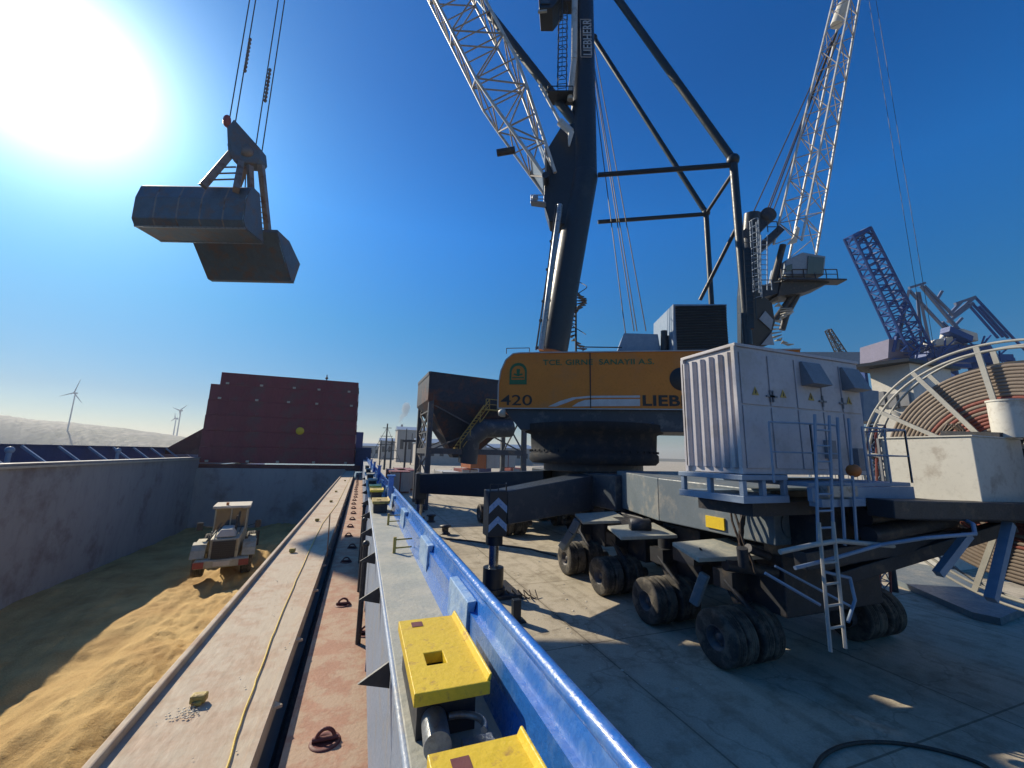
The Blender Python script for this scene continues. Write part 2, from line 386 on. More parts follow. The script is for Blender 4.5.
# platform along bulwark
m = MB(); m.box(.17, .43, -3, 40, zp-.06, zp); m.build('platform', M['platform'], ship, bevel=.006)
m = MB()
m.box(.172, .19, 1.55, 40, 3.1, zp-.061); m.box(.172, .19, -3, 1.05, 3.1, zp-.061)
m.box(.172, .19, 1.05, 1.55, 3.75, zp-.061)
m.tube((.168, -3, zp-.012), (.168, 40, zp-.012), .012, 8)
for i in range(24): y = 1.3+i*1.5; m.box(.191, .42, y, y+.02, zr, zp-.07)
m.build('platform_side', M['plat_side'], ship, bevel=.004)
# knee plates
kb = MB().prism([(.055, 0, -.07), (.169, 0, -.005), (.169, 0, -.10)], (0, .012, 0)).box(.03, .169, -.01, .03, -.001, .004)
kb.v = kb.v[:6]; kb.f = kb.f[:5]; kb.sm = kb.sm[:5]; kb.v = [v+V(0, 2.62, 4.03) for v in kb.v]
k0 = kb.build('knee_plate', M['steel'], ship)
for y in (1.72, 3.5, 4.6, 5.8, 7.2, 9.0, 11, 13.5):
    c = k0.copy(); COL.objects.link(c); c.parent = ship; c.location = (0, y-2.62, 0)
# bulwark
m = MB(); m.prism([(.42, -3, zp), (.44, -3, zp), (.50, -3, 4.25), (.478, -3, 4.262)], (0, 43, 0))
m.tube((.492, -3, 4.268), (.492, 40, 4.268), .021, 12)
bw = m.build('bulwark', M['blue'], ship)
m = MB()
for i, y in enumerate((1.62, 2.62, 4.1, 5.6, 7.1, 8.6, 10.5, 12.5, 14.5)):
    m.prism([(.428, y, zp+.03), (.425, y, zp+.05), (.430, y, 4.235), (.468, y, 4.238)], (0, .34, 0)).cut()
m.build('bulwark_stiffener', M['blue_pale'], ship, bevel=.004)
# lashing points on the red deck
m = MB(); m.lathe([(0, .004), (.085, .004), (.085, 0)], (0, 0, 0), Z, 20)
m.lathe([(.06, .0045), (.06, -.02), (0, -.02)], (0, 0, 0), Z, 16)
ringp = []
for t in range(13): gg = PI*t/12; ringp.append(V(math.cos(gg)*.058, .012*math.sin(gg), .022+math.sin(gg)*.055))
dpts = [onz(325, 742, zr), onz(366, 634, zr)] + [onz(x, y, zr) for x, y in ((343, 605), (346, 562), (352, 548))]
y = dpts[-1].y
while y < 36: y += 1.25; dpts.append(V(-.12+.02*math.sin(y), y, zr))
pr = None
for i, p in enumerate(dpts):
    if pr is None:
        mm = MB(); mm.v = []; mm.lathe([(.105, 0), (.10, .008), (.07, .010), (.065, .004), (0, .003)], (p.x, p.y, zr+.001), Z, 24)
        mm.path([p+q for q in ringp], .013, 8); mm.tube(p+V(-.085, 0, .02), p+V(.085, 0, .02), .017, 10)
        pr = mm.build('lashing_ring', M['red_dark'], ship); p0 = p
    else:
        c = pr.copy(); COL.objects.link(c); c.parent = ship; c.location = (p.x-p0.x, p.y-p0.y, 0)
# small cleats on the coaming
cl = []
for x, y in ((198, 702), (292, 552), (317, 521), (331, 502), (336, 492), (345, 481)):
    p = onz(x, y, zc+.01); mm = MB()
    s = 1 if y > 600 else 1.15
    mm.prism([p+V(-.05, -.03, 0), p+V(.05, -.04, 0), p+V(.055, .03, 0), p+V(-.045, .04, 0)], (0, 0, .055*s)).box(p.x-.03, p.x+.035, p.y-.055, p.y-.02, zc+.005, zc+.035)
    o = mm.build('cleat', M['ygrey'], ship, bevel=.012); o['label'] = 'rusty yellow cleat on the coaming'
# twist-lock pads
zt = 4.8-.60
def pad(y, ln=.21, x0=.174, x1=.375, mat='yellow', lab=None):
    cx = x0+(x1-x0)*.40; hw = .028; hy0 = y+ln*.28; hy1 = hy0+.075; zb_ = zt-.032
    m = MB(); xs_ = (x0, cx-hw, cx+hw, x1); ys_ = (y, hy0, hy1, y+ln); vs = []; fs = []
    for z_ in (zt, zb_):
        for yy_ in ys_:
            for xx_ in xs_: vs.append((xx_, yy_, z_))
    for r_ in range(3):
        for c_ in range(3):
            if r_ == c_ == 1: continue
            a = r_*4+c_; fs.append((a, a+1, a+5, a+4)); fs.append((a+16, a+20, a+21, a+17))
    for a, b_ in ((0,1), (1,2), (2,3), (3,7), (7,11), (11,15), (15,14), (14,13), (13,12), (12,8), (8,4), (4,0), (6,5), (10,6), (9,10), (5,9)): fs.append((b_, a, a+16, b_+16))
    m.add(vs, fs)
    m.prism([(x1-.010, y+.004, zt-.002), (x1+.002, y+.004, zt-.002), (x1+.006, y+.004, zt+.016), (x1+.000, y+.004, zt+.016)], (0, ln-.006, 0))
    o = m.build('container_socket', M[mat], ship, bevel=.0025)
    if lab: o['label'] = lab
    d = MB(); d.box(x0+.02, x1-.02, y+.07, y+ln-.02, zp+.001, zt-.045)
    d.build('socket_base', M['steel'], o)
    r = MB(); r.box(cx-.040, cx-.002, y+ln-.07, y+ln-.03, zt+.0005, zt+.0015)
    if mat == 'yellow': r.build('rust_patch', M['red_dark'], o)
pa = onz(400, 697, zt); pb = onz(390, 622, zt)
pad(pa.y, pb.y-pa.y+.0, lab='bright yellow socket plate, nearest whole one')
pc = onz(470, 741, zt); pad(pc.y-.30, .29, lab='yellow socket plate cut by the bottom of the picture')
for yy, mt in ((5.35, 'ygrey'), (6.9, 'yellow'), (7.7, 'yellow'), (9.5, 'platform'), (12, 'platform'), (15.5, 'platform'), (19, 'platform')):
    pad(yy, .45, mat=mt)
# roller fairlead with its loop
q = onz(446, 742, zp+.03)
m = MB(); m.tube((q.x-.028, q.y-.035, zp+.045), (q.x-.02, q.y+.07, zp+.045), .034, 24)
m.path([V(q.x+.025+.075*math.cos(t)*1.0, q.y+.0+.055*math.sin(t), zp+.055) for t in [(-.5+i*.2)*1.0 for i in range(12)]], .009, 8)
m.box(q.x+.04, q.x+.12, q.y-.035, q.y+.0, zp+.002, zp+.03)
m.build('roller', M['galv'], ship)
# yellow hoops
for i, (x, yb, yt) in enumerate(((388, 525, 502), (394, 553, 527))):
    p = onz(x, yb, zp); m = MB(); h = .10
    m.box(p.x-.011, p.x+.011, p.y-.011, p.y+.011, zp, zp+h*1.15)
    m.tube((p.x, p.y, zp+h*.95), (p.x+.13, p.y+.02, zp+h*.95), .006, 6); m.tube((p.x, p.y, zp+h*.35), (p.x+.13, p.y+.02, zp+h*.35), .006, 6)
    m.build('yellow_post', M['ygrey'], ship)
m = MB()
for y in (4.9, 6.6, 8.2): m.tube((.125, y, zr), (.125, y, 3.78), .028, 8); m.ball((.125, y, 3.80), .04, 6, 8); m.cut()
m.build('vent_pipe', M['steel'], ship)
# blue end post of the bulwark
m = MB()
for y in (6.2, 10.5, 14.5, 19): m.box(.40, .47, y, y+.12, zp, 4.45); m.box(.38, .49, y-.02, y+.14, 4.451, 4.47); m.cut()
m.build('bulwark_post', M['blue'], ship)
m = MB(); m.box(-.6, .9, 44, 60, 2.8, 5.2); m.box(-1.4, 0, 61, 64, 3, 7.5); m.build('forecastle', M['c_blu'], ship, bevel=.05)

# yellow hose along the coaming and the orange stick
pts = [(224, 775), (240, 725), (256, 680), (275, 630), (296, 580), (312, 545), (322, 524)]
h = [onz(x, y, zc+.014) for x, y in pts]; hs = []
for i in range(len(h)-1):
    for k in range(6): hs.append(h[i].lerp(h[i+1], k/6)+V(.004*math.sin(i*3+k), 0, 0))
hs.append(h[-1]); hs += [V(-.66, hs[-1].y+4, zc+.014), V(-.62, hs[-1].y+14, zc+.014), V(-.6, 34, zc+.014)]
tag(MB().path(hs, .0065, 8).build('hose', M['amber']), 'thin yellow hose lying along the dusty coaming top', 'hose')
p = onz(327, 556, zc)
tag(MB().tube(p, P(330, 514, (p-CAM).length*.93), .010, 6).build('stick', M['orange']), 'thin orange stick standing on the coaming edge', 'stick')

# stacked hatch covers
hc = [dict(x0=-14.6, x1=-.05, z0=3.2, z1=4.3, y=42.6), ]
def cover(i, x0, x1, z0, z1, y0, label):
    t = thing('hatch_cover', ((x0+x1)/2, y0+3, z0), label, 'hatch cover', 'hatch covers stacked at the end of the hold')
    m = MB(); m.box(x0, x1, y0, y0+7, z0, z1); m.build('panel', M['cover'], t, bevel=.012)
    m = MB()
    for k in range(5):
        x = x0+.8+(x1-x0-1.6)*k/4+random.uniform(-.3, .3); m.box(x-.12, x+.12, y0-.08, y0-.001, z0+.05, z0+.22); m.cut()
    m.build('lifting_lug', M['dust'] if i in (0, 4, 5) else M['cover'], t)
    m = MB()
    m.box(x1-.001, x1+.08, y0+.2, y0+.5, z0+.3, z0+.6); m.cut(); m.box(x1, x1+.10, y0+.9, y0+1.2, z0+.1, z0+.4)
    m.build('side_bracket', M['red_dark'], t)
    return t
zz = 3.55; Y0 = 42.3; hh_ = [1.38]*5+[1.12]
labs = ['bottom dark red hatch cover resting on the hold end', 'dark red hatch cover second from the bottom of the stack', 'dark red hatch cover bearing the yellow disc', 'dark red hatch cover just above the one with the yellow disc', 'dark red hatch cover second from the top, longer at left than the top one', 'top and shorter dark red hatch cover of the stack']
for i in range(6):
    x0 = -13.25+i*.03 if i < 5 else -12.45
    t = cover(i, x0, -.68-.04*i, zz, zz+hh_[i]-.006, Y0+(i%2)*.004, labs[i]); zz += hh_[i]
    if i == 2:
        c = ony(300, 431, Y0-.02)
        MB().lathe([(0, .06), (.33, .06), (.35, .04), (.35, 0)], (c.x, Y0+.0, c.z), (0, -1, 0), 24).build('yellow_disc', M['yellow'], t)
    if i == 5:
        MB().tube((-3.9, Y0+1, zz), (-3.9, Y0+1, zz+.7), .05, 6).ball((-3.9, Y0+1, zz+.35), .14, 5, 8).build('vent_mast', M['steel'], t)
# end coaming with slanted wing
m = MB(); m.box(-15.6, -.05, 42.05, 42.28, 2.9, 3.44); m.prism([(-16.4, 42.9, 4.2), (-13.3, 42.9, 4.2), (-13.35, 42.9, 6.5)], (0, .3, 0))
m.build('end_coaming', M['red_dark'], ship)

# ------------------------------------------------------------------ grain
def gh(x, y):
    s = max(0, min(1, (x+8.6)/6.5)); base = -1.78
    rid = .10*math.sin(x*2.3+y*.55)+.07*math.sin(x*4.1-y*.9+1)+.05*math.sin(y*1.7+x)+.03*math.sin(6.3*x+2.2*y)
    hp = 1.15*s*s*(3-2*s)*(.75+.25*math.sin(y*.5+.8))
    if y > 20: hp *= max(.12, 1-(y-20)/4)
    b2 = .9*math.exp(-((x+2.6)**2+(y-33)**2)/9)
    fall = .12*math.sin(x*.9)*math.cos(y*.45)
    nz = mnoise.fractal(V(x*.55, y*.22, 0), 1.0, 2.0, 5); n2 = mnoise.fractal(V(x*2.2+y*.5, y*.7, 3), .8, 2.1, 4)
    rt = sum(-.05*math.exp(-((x-c_-.25*math.sin(y*.35))**2)/.05) for c_ in (-7.7, -5.75, -9.6, -10.9)) if y < 27 else 0
    nz += rt*0; base += rt*(.6+.4*math.sin(y*9))
    return base+hp+b2+rid*(.25+.5*s)+fall*.5+nz*(.10+.50*s)+n2*(.03+.17*s)
m = MB(); nx, ny = 170, 420; vs = []; fs = []
for j in range(ny+1):
    y = -4.4+46*j/ny
    for i in range(nx+1): x = -13+11.64*i/nx; vs.append((x, y, gh(x, y)))
for j in range(ny):
    for i in range(nx): a = j*(nx+1)+i; fs.append((a, a+1, a+nx+2, a+nx+1))
m.add(vs, fs, True)
tag(m.build('grain_cargo', M['grain']), 'heap of golden grain spread over the floor of the open hold', 'grain', kind='stuff')

# ------------------------------------------------------------------ wheel loader (local frame, then placed)
def tyre_prof(R, w, r0):
    return [(r0, -w*.42), (r0+.06*R, -w*.47), (R*.80, -w*.5), (R*.93, -w*.47), (R*.985, -w*.40), (R, -w*.30), (R, -w*.19), (R*.972, -w*.18), (R*.972, -w*.15), (R, -w*.14),
            (R, -.02*w-.01), (R*.972, -.015), (R*.972, .015), (R, .02*w+.01), (R, w*.14), (R*.972, w*.15), (R*.972, w*.18), (R, w*.19), (R, w*.30), (R*.985, w*.40), (R*.93, w*.47), (R*.80, w*.5), (r0+.06*R, w*.47), (r0, w*.42)]
lp = onz(222, 572, -1.7); LP = V(-6.75, 28.4, -1.68)
ld = thing('wheel_loader', (0, 0, 0), 'dusty grey-yellow wheel loader working on grain in the hold', 'wheel loader')
m = MB(); m.prism([(-.62, -3.3, .95), (-.62, -3.35, 1.95), (-.5, -1.2, 2.15), (-.5, -1.2, .95)], (1.24, 0, 0)); m.box(-1.15, 1.15, -3.55, -2.9, .62, 1.0)
m.box(-.55, .55, -1.2, .5, .7, 1.5); m.build('rear_body', M['loader'], ld, bevel=.05)
MB().box(-.50, .50, -3.42, -3.36, 1.02, 1.86).build('grille', M['loaderdk'], ld)
m = MB()
for k in range(8): m.box(-.48, .48, -3.45, -3.421, 1.06+k*.1, 1.08+k*.1)
m.build('grille_slat', M['loaderdk'], ld)
m = MB(); m.prism([(-.45, -3.2, 2.0), (.45, -3.2, 2.0), (.25, -3.0, 2.35), (-.25, -3.0, 2.35)], (0, 1.4, 0)); m.build('dusty_hood_top', M['dust'], ld, bevel=.05)
cab = MB(); cab.box(-.80, .80, -1.3, .5, 1.5, 2.0)
for x in (-.78, .70):
    for y in (-1.28, -.4, .42): cab.box(x, x+.08, y, y+.08, 2.0, 3.2)
cabo = cab.build('cab', M['loader'], ld, bevel=.02)
MB().box(-.77, .77, -1.25, .47, 2.02, 3.18).build('windows', M['glass'], cabo)
MB().box(-.9, .9, -1.45, .65, 3.2, 3.34).build('roof', M['dust'], cabo, bevel=.04)
MB().tube((-.25, -1.1, 3.34), (-.25, -1.1, 3.5), .07, 8).build('beacon', M['orange'], ld)
MB().tube((.35, -2.1, 2.1), (.35, -2.1, 2.9), .05, 8).build('exhaust_pipe', M['steel'], ld)
for sx in (-1, 1):
    for y in (-2.3, 1.2):
        w_ = MB().lathe([(0, -.2), (.3, -.2), (.34, -.26), (.36, .2)], (sx*1.05, y, .75), (sx, 0, 0), 20).build('wheel', M['loader'], ld)
        MB().lathe(tyre_prof(.76, .5, .34), (sx*1.05, y, .75), (1, 0, 0), 28).build('tyre', M['rubber'], w_)
    m = MB()
    for t in range(6):
        a0 = PI*(.1+.8*t/6); a1 = PI*(.1+.8*(t+1)/6)
        m.beam((sx*1.1, -2.3+math.cos(a0)*.92, .75+math.sin(a0)*.92), (sx*1.1, -2.3+math.cos(a1)*.92, .75+math.sin(a1)*.92), .6, .05, up=Z if t else Z)
    m.build('fender', M['loader'], ld)
    m = MB(); m.box(sx*.95-.22, sx*.95+.22, -3.62, -3.56, .66, .95); m.build('tail_light', M['loaderred'], ld)
    m = MB(); m.beam((sx*.85, -1.2, 2.2), (sx*1.35, -1.3, 2.35), .03, .03); m.box(sx*1.35-.14, sx*1.35+.14, -1.35, -1.3, 2.1, 2.5); m.build('mirror', M['loaderdk'], ld)
m = MB(); m.box(.95, 1.35, -1.9, -.9, 1.55, 1.6); m.box(-1.35, -.95, -1.9, -.9, 1.55, 1.6); m.box(1.0, 1.3, -1.2, .2, .6, 1.5); m.build('side_step', M['loader'], ld, bevel=.02)
m = MB(); m.box(-.4, .4, .5, 2.4, .7, 1.2)
for sx in (-.45, .45): m.beam((sx, 1.2, 1.7), (sx, 3.2, .7), .15, .3)
m.build('lift_arm', M['loader'], ld)
m = MB(); m.prism([(-1.45, 3.1, 1.2), (-1.45, 3.1, .15), (-1.45, 4.2, .08), (-1.45, 3.6, .5)], (2.9, 0, 0)); m.build('bucket', M['steel'], ld)
MB().box(-.03, .03, -1.33, -1.29, 2.0, 3.2).build('pillar', M['loader'], cabo)
m = MB(); m.box(-.28, .28, -.75, -.3, 1.7, 2.7); m.ball((0, -.45, 2.85), .14, 6, 8); m.build('seat', M['loaderdk'], cabo)
for sx in (-.62, .62):
    MB().box(sx-.11, sx+.11, -1.52, -1.455, 3.20, 3.32).build('work_light', M['railw'], cabo)
    MB().box(sx*.9-.02, sx*.9+.02, -3.3, -1.25, 2.12, 2.16).build('hood_rail', M['loaderdk'], ld)
m = MB(); m.box(-.35, .35, -3.60, -3.555, .70, .92); m.build('number_plate', M['dust'], ld)
m = MB(); m.path([V(-.62, -1.4, 1.2), V(-.7, -1.0, 1.0), V(-.62, -.6, 1.3)], .03, 6); m.build('hydraulic_hose', M['hose'], ld)
ld.location = LP; ld.rotation_euler = (0, 0, math.radians(10)); ld.scale = (.98, 1, 1.0)

# ------------------------------------------------------------------ grab
e1 = RIGHT.copy(); e2 = FWD.copy()
GD = 26.0; GS = GD/18.4; gc = P(238, 200, GD); GZ = 18.6
grab = thing('clamshell_grab', gc, 'open grey clamshell grab hanging on ropes against the sky', 'grab')
headc = P(243, 158, 18.3*GS)
m = MB(); hp = [P(231, 133, 18.0*GS), P(238, 124, 18.2*GS), P(263, 152, 18.6*GS), P(264, 163, 18.6*GS), P(260, 168, 18.5*GS), P(238, 166, 18.0*GS), P(232, 156, 18*GS)]
m.prism([q-e2*.4 for q in hp], e2*.8); m.build('head_block', M['grab'], grab, bevel=.05)
m = MB()
for px, py in ((239, 150), (249, 155)): m.lathe([(0, -.5), (.4, -.5), (.4, .5), (0, .5)], P(px, py, 18.3*GS), e2, 20); 0 and m.lathe([(0, -.7), (.55, -.7), (.55, -.65), (.48, -.6), (.48, .6), (.55, .65), (.55, .7), (0, .7)], P(px, py, 18.3*GS), e2, 20)
m.build('sheave', M['grabarm'], grab)
MB().ball(P(227, 121, 18.2*GS), .33, 8, 10, .7, .7, 1.3).tube(P(228, 126, 18.2*GS), P(236, 140, 18.2*GS), .13, 8).build('rope_socket', M['grabred'], grab)
L5 = 4.15*GS
def shell(cpx, cpy, d, sgn, lab, base, L5):
    c = P(cpx, cpy, d); L5 *= GS; base = [(x*GS, y*GS) for x, y in base]
    o3 = lambda t, z, k: c+e2*t*sgn*-1+Z*z+e1*k*L5/2
    m = MB()
    for i in range(len(base)-1):
        a, b_ = base[i], base[i+1]; d2 = V(b_[0]-a[0], b_[1]-a[1]); nn = V(-d2.y, d2.x).normalized()*-.06
        m.prism([o3(a[0], a[1], -1), o3(b_[0], b_[1], -1), o3(b_[0]-nn.x, b_[1]-nn.y, -1), o3(a[0]-nn.x, a[1]-nn.y, -1)], e1*L5)
    s_ = m.build('shell', M['grab'], grab)
    s_['label'] = lab
    for k in (-1, 1):
        MB().prism([o3(a[0], a[1], k) for a in base], e1*.07*k).build('shell_end', M['grab'], s_, bevel=.01)
    m = MB()
    for i in range(2, 5):
        a = base[i]; m.tube(o3(a[0], a[1], -1), o3(a[0], a[1], 1), .05, 8)
    m.tube(o3(base[0][0], base[0][1], -1), o3(base[0][0], base[0][1], 1), .09, 8)
    m.build('shell_rib', M['grab'], s_)
    ou = base[2:5]; lip = MB(); lip.tube(o3(base[-1][0], base[-1][1], -1), o3(base[-1][0], base[-1][1], 1), .10, 6); lip.tube(o3(base[-2][0], base[-2][1], -1.01), o3(base[-2][0], base[-2][1], 1.01), .08, 6)
    lip.build('cutting_lip', M['galv'], s_)
    rb_ = MB()
    for kk in (-.62, -.2, .22, .64):
        for a, b_ in zip(base[1:-2], base[2:-1]): rb_.beam(o3(a[0], a[1], kk)-e2*.02, o3(b_[0], b_[1], kk)-e2*.02, .09, .10, e1)
        rb_.cut()
    rb_.build('stiffener', M['grabarm'], s_)
    return c
cn = shell(199, 210, 17.6*GS, 1, 'upper left shell facing the camera', [(-.25, 1.02), (.12, 1.02), (.36, .82), (.50, .2), (.48, -.75), (.3, -1.0), (-.95, -.97)], 4.7)
cf = shell(242, 256, 19.4*GS, 1, 'lower right shell, darker', [(-.2, .92), (.78, .92), (.82, .78), (-.75, -.88), (-1.0, -.86), (-1.35, .3)], 4.1)
m = MB()
def arm(p, q, w=.2): m.beam(p, q, w*GS, w*1.2*GS); m.cut()
hl_, hr = P(234, 150, 18.0*GS), P(261, 165, 18.4*GS); lo_ = P(268.5, 237, 19.3*GS)
arm(hl_, P(203, 186, 16.9*GS), .24); arm(P(241, 163, 18*GS), P(236, 190, 17*GS), .24); arm(P(250, 166, 18*GS), P(252, 215, 18*GS), .18)
arm(hr, lo_, .22); arm(P(246, 166, 18.2*GS), P(218, 240, 19.4*GS), .2)
m.build('arm', M['grabarm'], grab)
m = MB(); a0 = hr; a1 = lo_
for k in range(1, 8):
    t = .35+.6*k/8; q = a0.lerp(a1, t); m.tube(q, q-e1*(.3+.7*(1-abs(t-.5))), .035, 6)
q0 = a0.lerp(a1, .35)-e1*1.0; q1 = a0.lerp(a1, .95)-e1*.6; m.tube(q0, q1, .035, 6)
for k in range(3): q = hl_.lerp(P(203, 186, 16.9*GS), .5+.17*k); m.tube(q, P(238, 185, 17*GS).lerp(hl_, .5-.17*k), .05, 6)
m.build('ladder', M['grabarm'], grab)
m = MB()
for px, py, qx, qy in ((251, 166, 247, 245), (246, 166, 243, 243), (248, 166, 250, 240)): m.tube(P(px, py, 18.3*GS), P(qx, qy, 19.6*GS), .035, 6); m.cut()
m.build('closing_rope', M['hose'], grab)

# ------------------------------------------------------------------ mobile harbour crane
C0 = V(11.2, 18.3, 0); u = V(-.88, .475, 0).normalized(); v = V(u.y*-1, u.x, 0)
if v.dot(FWD) > 0: v = -v          # v points to the camera side
def Lc(a, b_, z): return C0+u*a+v*b_+Z*z
def cp(px, py, b_):                 # pixel ray met with the vertical plane b = const of the crane
    r = ray(px, py); return CAM+r*(((C0+v*b_-CAM).dot(v))/r.dot(v))
cr = thing('mobile_harbour_crane', C0, 'huge mobile harbour crane with ochre machine house, dark tower and white lattice boom', 'crane')
# chassis
m = MB(); m.box(9.6, 13.0, 14.0, 22.5, 2.7, 4.1); m.lathe([(0, 4.1), (2.5, 4.1), (2.5, 4.6), (0, 4.6)], C0, Z, 40, False)
m.build('chassis', M['beamdark'], cr, bevel=.05)
m = MB(); m.lathe([(3.1, 4.45), (3.25, 4.6), (3.25, 4.9), (3.15, 5.0), (3.2, 5.9), (3.5, 6.0), (3.5, 6.35)], C0, Z, 48)
for k in range(48): g_ = 2*PI*k/48; q = C0+V(3.22*math.cos(g_), 3.22*math.sin(g_), 0); m.tube(q+Z*5.0, q+Z*5.1, .045, 6)
m.build('slewing_ring', M['drum'], cr)
def arm_(p, q, w, h, w2, h2, mat, name='outrigger_beam'):
    return MB().beam(p, q, w, h, Z, w2, h2).build(name, M[mat], cr, bevel=.03)
J1 = V(4.62, 14.1, 0); J2 = onx(421, 482, 3.6); J2.z = 0; J3 = V(10.2, 6.9, 0); J4 = V(16.6, 20.5, 0)
def outrigger(J, root, z0=2.95, mat='crane', pad_=True, chev=True):
    d = (V(J.x, J.y, 0)-V(root.x, root.y, 0)).normalized()
    bm = MB(); e = V(J.x, J.y, z0)-d*.25
    bm.beam(V(root.x, root.y, z0+.35), e, 1.3, 1.5, Z, .8, 1.15)
    b_ = bm.build('outrigger_beam', M[mat], cr, bevel=.03)
    j = MB(); j.box(J.x-.34, J.x+.34, J.y-.34, J.y+.34, z0-.95, z0+.6); j.tube((J.x, J.y, z0-1.25), (J.x, J.y, z0-.95), .3, 16)
    jk = j.build('jack', M['tower'], cr, bevel=.03)
    MB().tube((J.x, J.y, .5), (J.x, J.y, z0-1.2), .17, 16).build('jack_rod', M['chrome'], jk)
    MB().tube((J.x, J.y, .30), (J.x, J.y, .95), .36, 16).tube((J.x, J.y, .12), (J.x, J.y, .30), .42, 20).build('jack_foot', M['tower'], jk)
    if pad_: MB().box(J.x-.9, J.x+.9, J.y-.5, J.y+1.2, .004, .13).build('ground_pad', M['steel'], cr, bevel=.02)
    if chev:
        n_ = V(J.x, J.y, 0)-V(0, 0, 0); face = V(0, -1, 0); rx = V(1, 0, 0)
        for k in range(2):
            zc_ = z0+.25-.62*k; m = MB()
            for s_ in (-1, 1):
                m.prism([V(J.x, J.y-.345, zc_+.12), V(J.x+s_*.33, J.y-.345, zc_-.18), V(J.x+s_*.33, J.y-.345, zc_-.42), V(J.x, J.y-.345, zc_-.12)][::s_], (0, -.006, 0))
            m.build('chevron', M['blue_pale'], jk)
        m = MB(); m.rail([V(J.x-.3, J.y-.3, z0+.6), V(J.x+.3, J.y-.3, z0+.6), V(J.x+.5, J.y+.3, z0+.6)], .22, .02, False, .4)
        m.build('top_guard', M['steel'], jk)
    return b_
outrigger(J1, V(10.0, 16.6, 0))
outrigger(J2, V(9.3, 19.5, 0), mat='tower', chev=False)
outrigger(J4, V(12.0, 18.5, 0), chev=False)
# rear chassis beam with lit face
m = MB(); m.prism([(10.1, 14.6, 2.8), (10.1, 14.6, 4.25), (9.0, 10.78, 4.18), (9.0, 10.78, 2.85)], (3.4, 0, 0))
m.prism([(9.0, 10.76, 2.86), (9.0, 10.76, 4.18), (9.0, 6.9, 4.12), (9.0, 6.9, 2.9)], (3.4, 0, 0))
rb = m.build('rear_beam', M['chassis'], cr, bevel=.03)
m = MB(); m.box(8.95, 8.998, 8.25, 8.85, 3.0, 3.30); m.build('yellow_plate', M['yellow'], rb)
m = MB(); m.box(10.4, 10.75, 6.80, 6.89, 3.0, 3.75); m.build('yellow_plate', M['yellow'], rb)
m = MB(); m.lathe([(0, -.12), (.2, -.12), (.28, 0), (.3, .03)], (9.5, 6.9, 3.35), (0, -1, 0), 20); m.build('round_cap', M['chassis'], rb)
m = MB()
for y in (8.05, 10.6, 13.15, 15.7): m.box(9.7, 13.3, y-.75, y+.85, 1.15, 2.69); m.cut()
for y in (24.0, 26.4, 28.8): m.box(9.7, 13.3, y-.75, y+.85, 1.15, 2.09); m.cut()
m.build('bogie_frame', M['steel'], cr, bevel=.04)
p = onz(516, 622, 0)
MB().box(p.x-.12, p.x+.12, p.y-.1, p.y+.1, .01, .62).box(p.x-.3, p.x+.25, p.y-.18, p.y+.18, .005, .06).build('control_pedestal', M['tower'], cr, bevel=.01)
# bogie top plates
for (x, y, s_) in ((8.5, 13.6, 1), (8.2, 10.9, 1), (8.5, 8.3, 1)):
    MB().prism([(x-.9, y-.5, 2.42), (x+.9, y-.8, 2.45), (x+1.1, y+.5, 2.6), (x-.5, y+.8, 2.5)], (0, 0, .10)).build('bogie_plate', M['platform'], cr, bevel=.02)
# wheels
def wheelset(x, y, sx, parent):
    R = .63; z = .64; wset = None
    hub = MB(); hub.tube((x, y, z), (x+sx*1.9, y, z), .16, 10); hub.lathe([(0, -.06), (.08, -.06), (.10, .02), (.23, .04), (.26, -.15), (.285, -.15), (.285, 1.6)], (x, y, z), (sx, 0, 0), 24)
    for k in range(8): g_ = 2*PI*k/8; hub.tube((x-sx*.01, y+.17*math.cos(g_)*0+.17*math.cos(g_), z+.17*math.sin(g_)), (x+sx*.05, y+.17*math.cos(g_), z+.17*math.sin(g_)), .025, 6)
    h_ = hub.build('wheel', M['rim'], parent)
    for ofs in (0, .37, .86, 1.23):
        MB().lathe(tyre_prof(R, .35, .27), (x+sx*ofs, y, z), (1, 0, 0), 44).build('tyre', M['rubber'], h_)
    return h_
w0 = None
wx, wy = 7.95, 7.1
def place_wheel(x, y, sx):
    global w0
    if w0 is None: w0 = {}
    if sx not in w0: w0[sx] = (wheelset(x, y, sx, cr), x, y); return
    o, ox, oy = w0[sx]; c = copy_tree(o, cr); c.location = (x-ox, y-oy, 0)
WY = (8.05, 10.6, 13.15, 15.7, 24.0, 26.4, 28.8)
for y in WY: place_wheel(8.38, y, 1)
for y in WY: place_wheel(14.35, y, -1)
m = MB()
for y in WY:
    for x, s_ in ((9.3, 1), (13.4, -1)):
        m.beam((x+s_*.5, y, .7), (x+s_*.4, y+.55, 1.55), .28, .34); m.box(x-.15, x+.75, y+.25, y+.85, 1.5, 1.95); m.tube((x+.3, y+.55, 1.9), (x+.3, y+.55, 2.6), .28, 14)
        m.tube((x-.1, y-.35, 1.1), (x-.1, y+.5, 1.7), .07, 8); m.tube((x+.1, y+.2, 1.0), (x+.1, y+.9, 1.9), .09, 8); m.cut()
m.build('axle_suspension', M['steel'], cr)
m = MB(); m.box(9.9, 12.9, 22.5, 29.5, 2.3, 3.6); m.box(9.4, 13.4, 23, 29.7, 2.1, 2.29); m.build('front_beam', M['beamdark'], cr, bevel=.03)
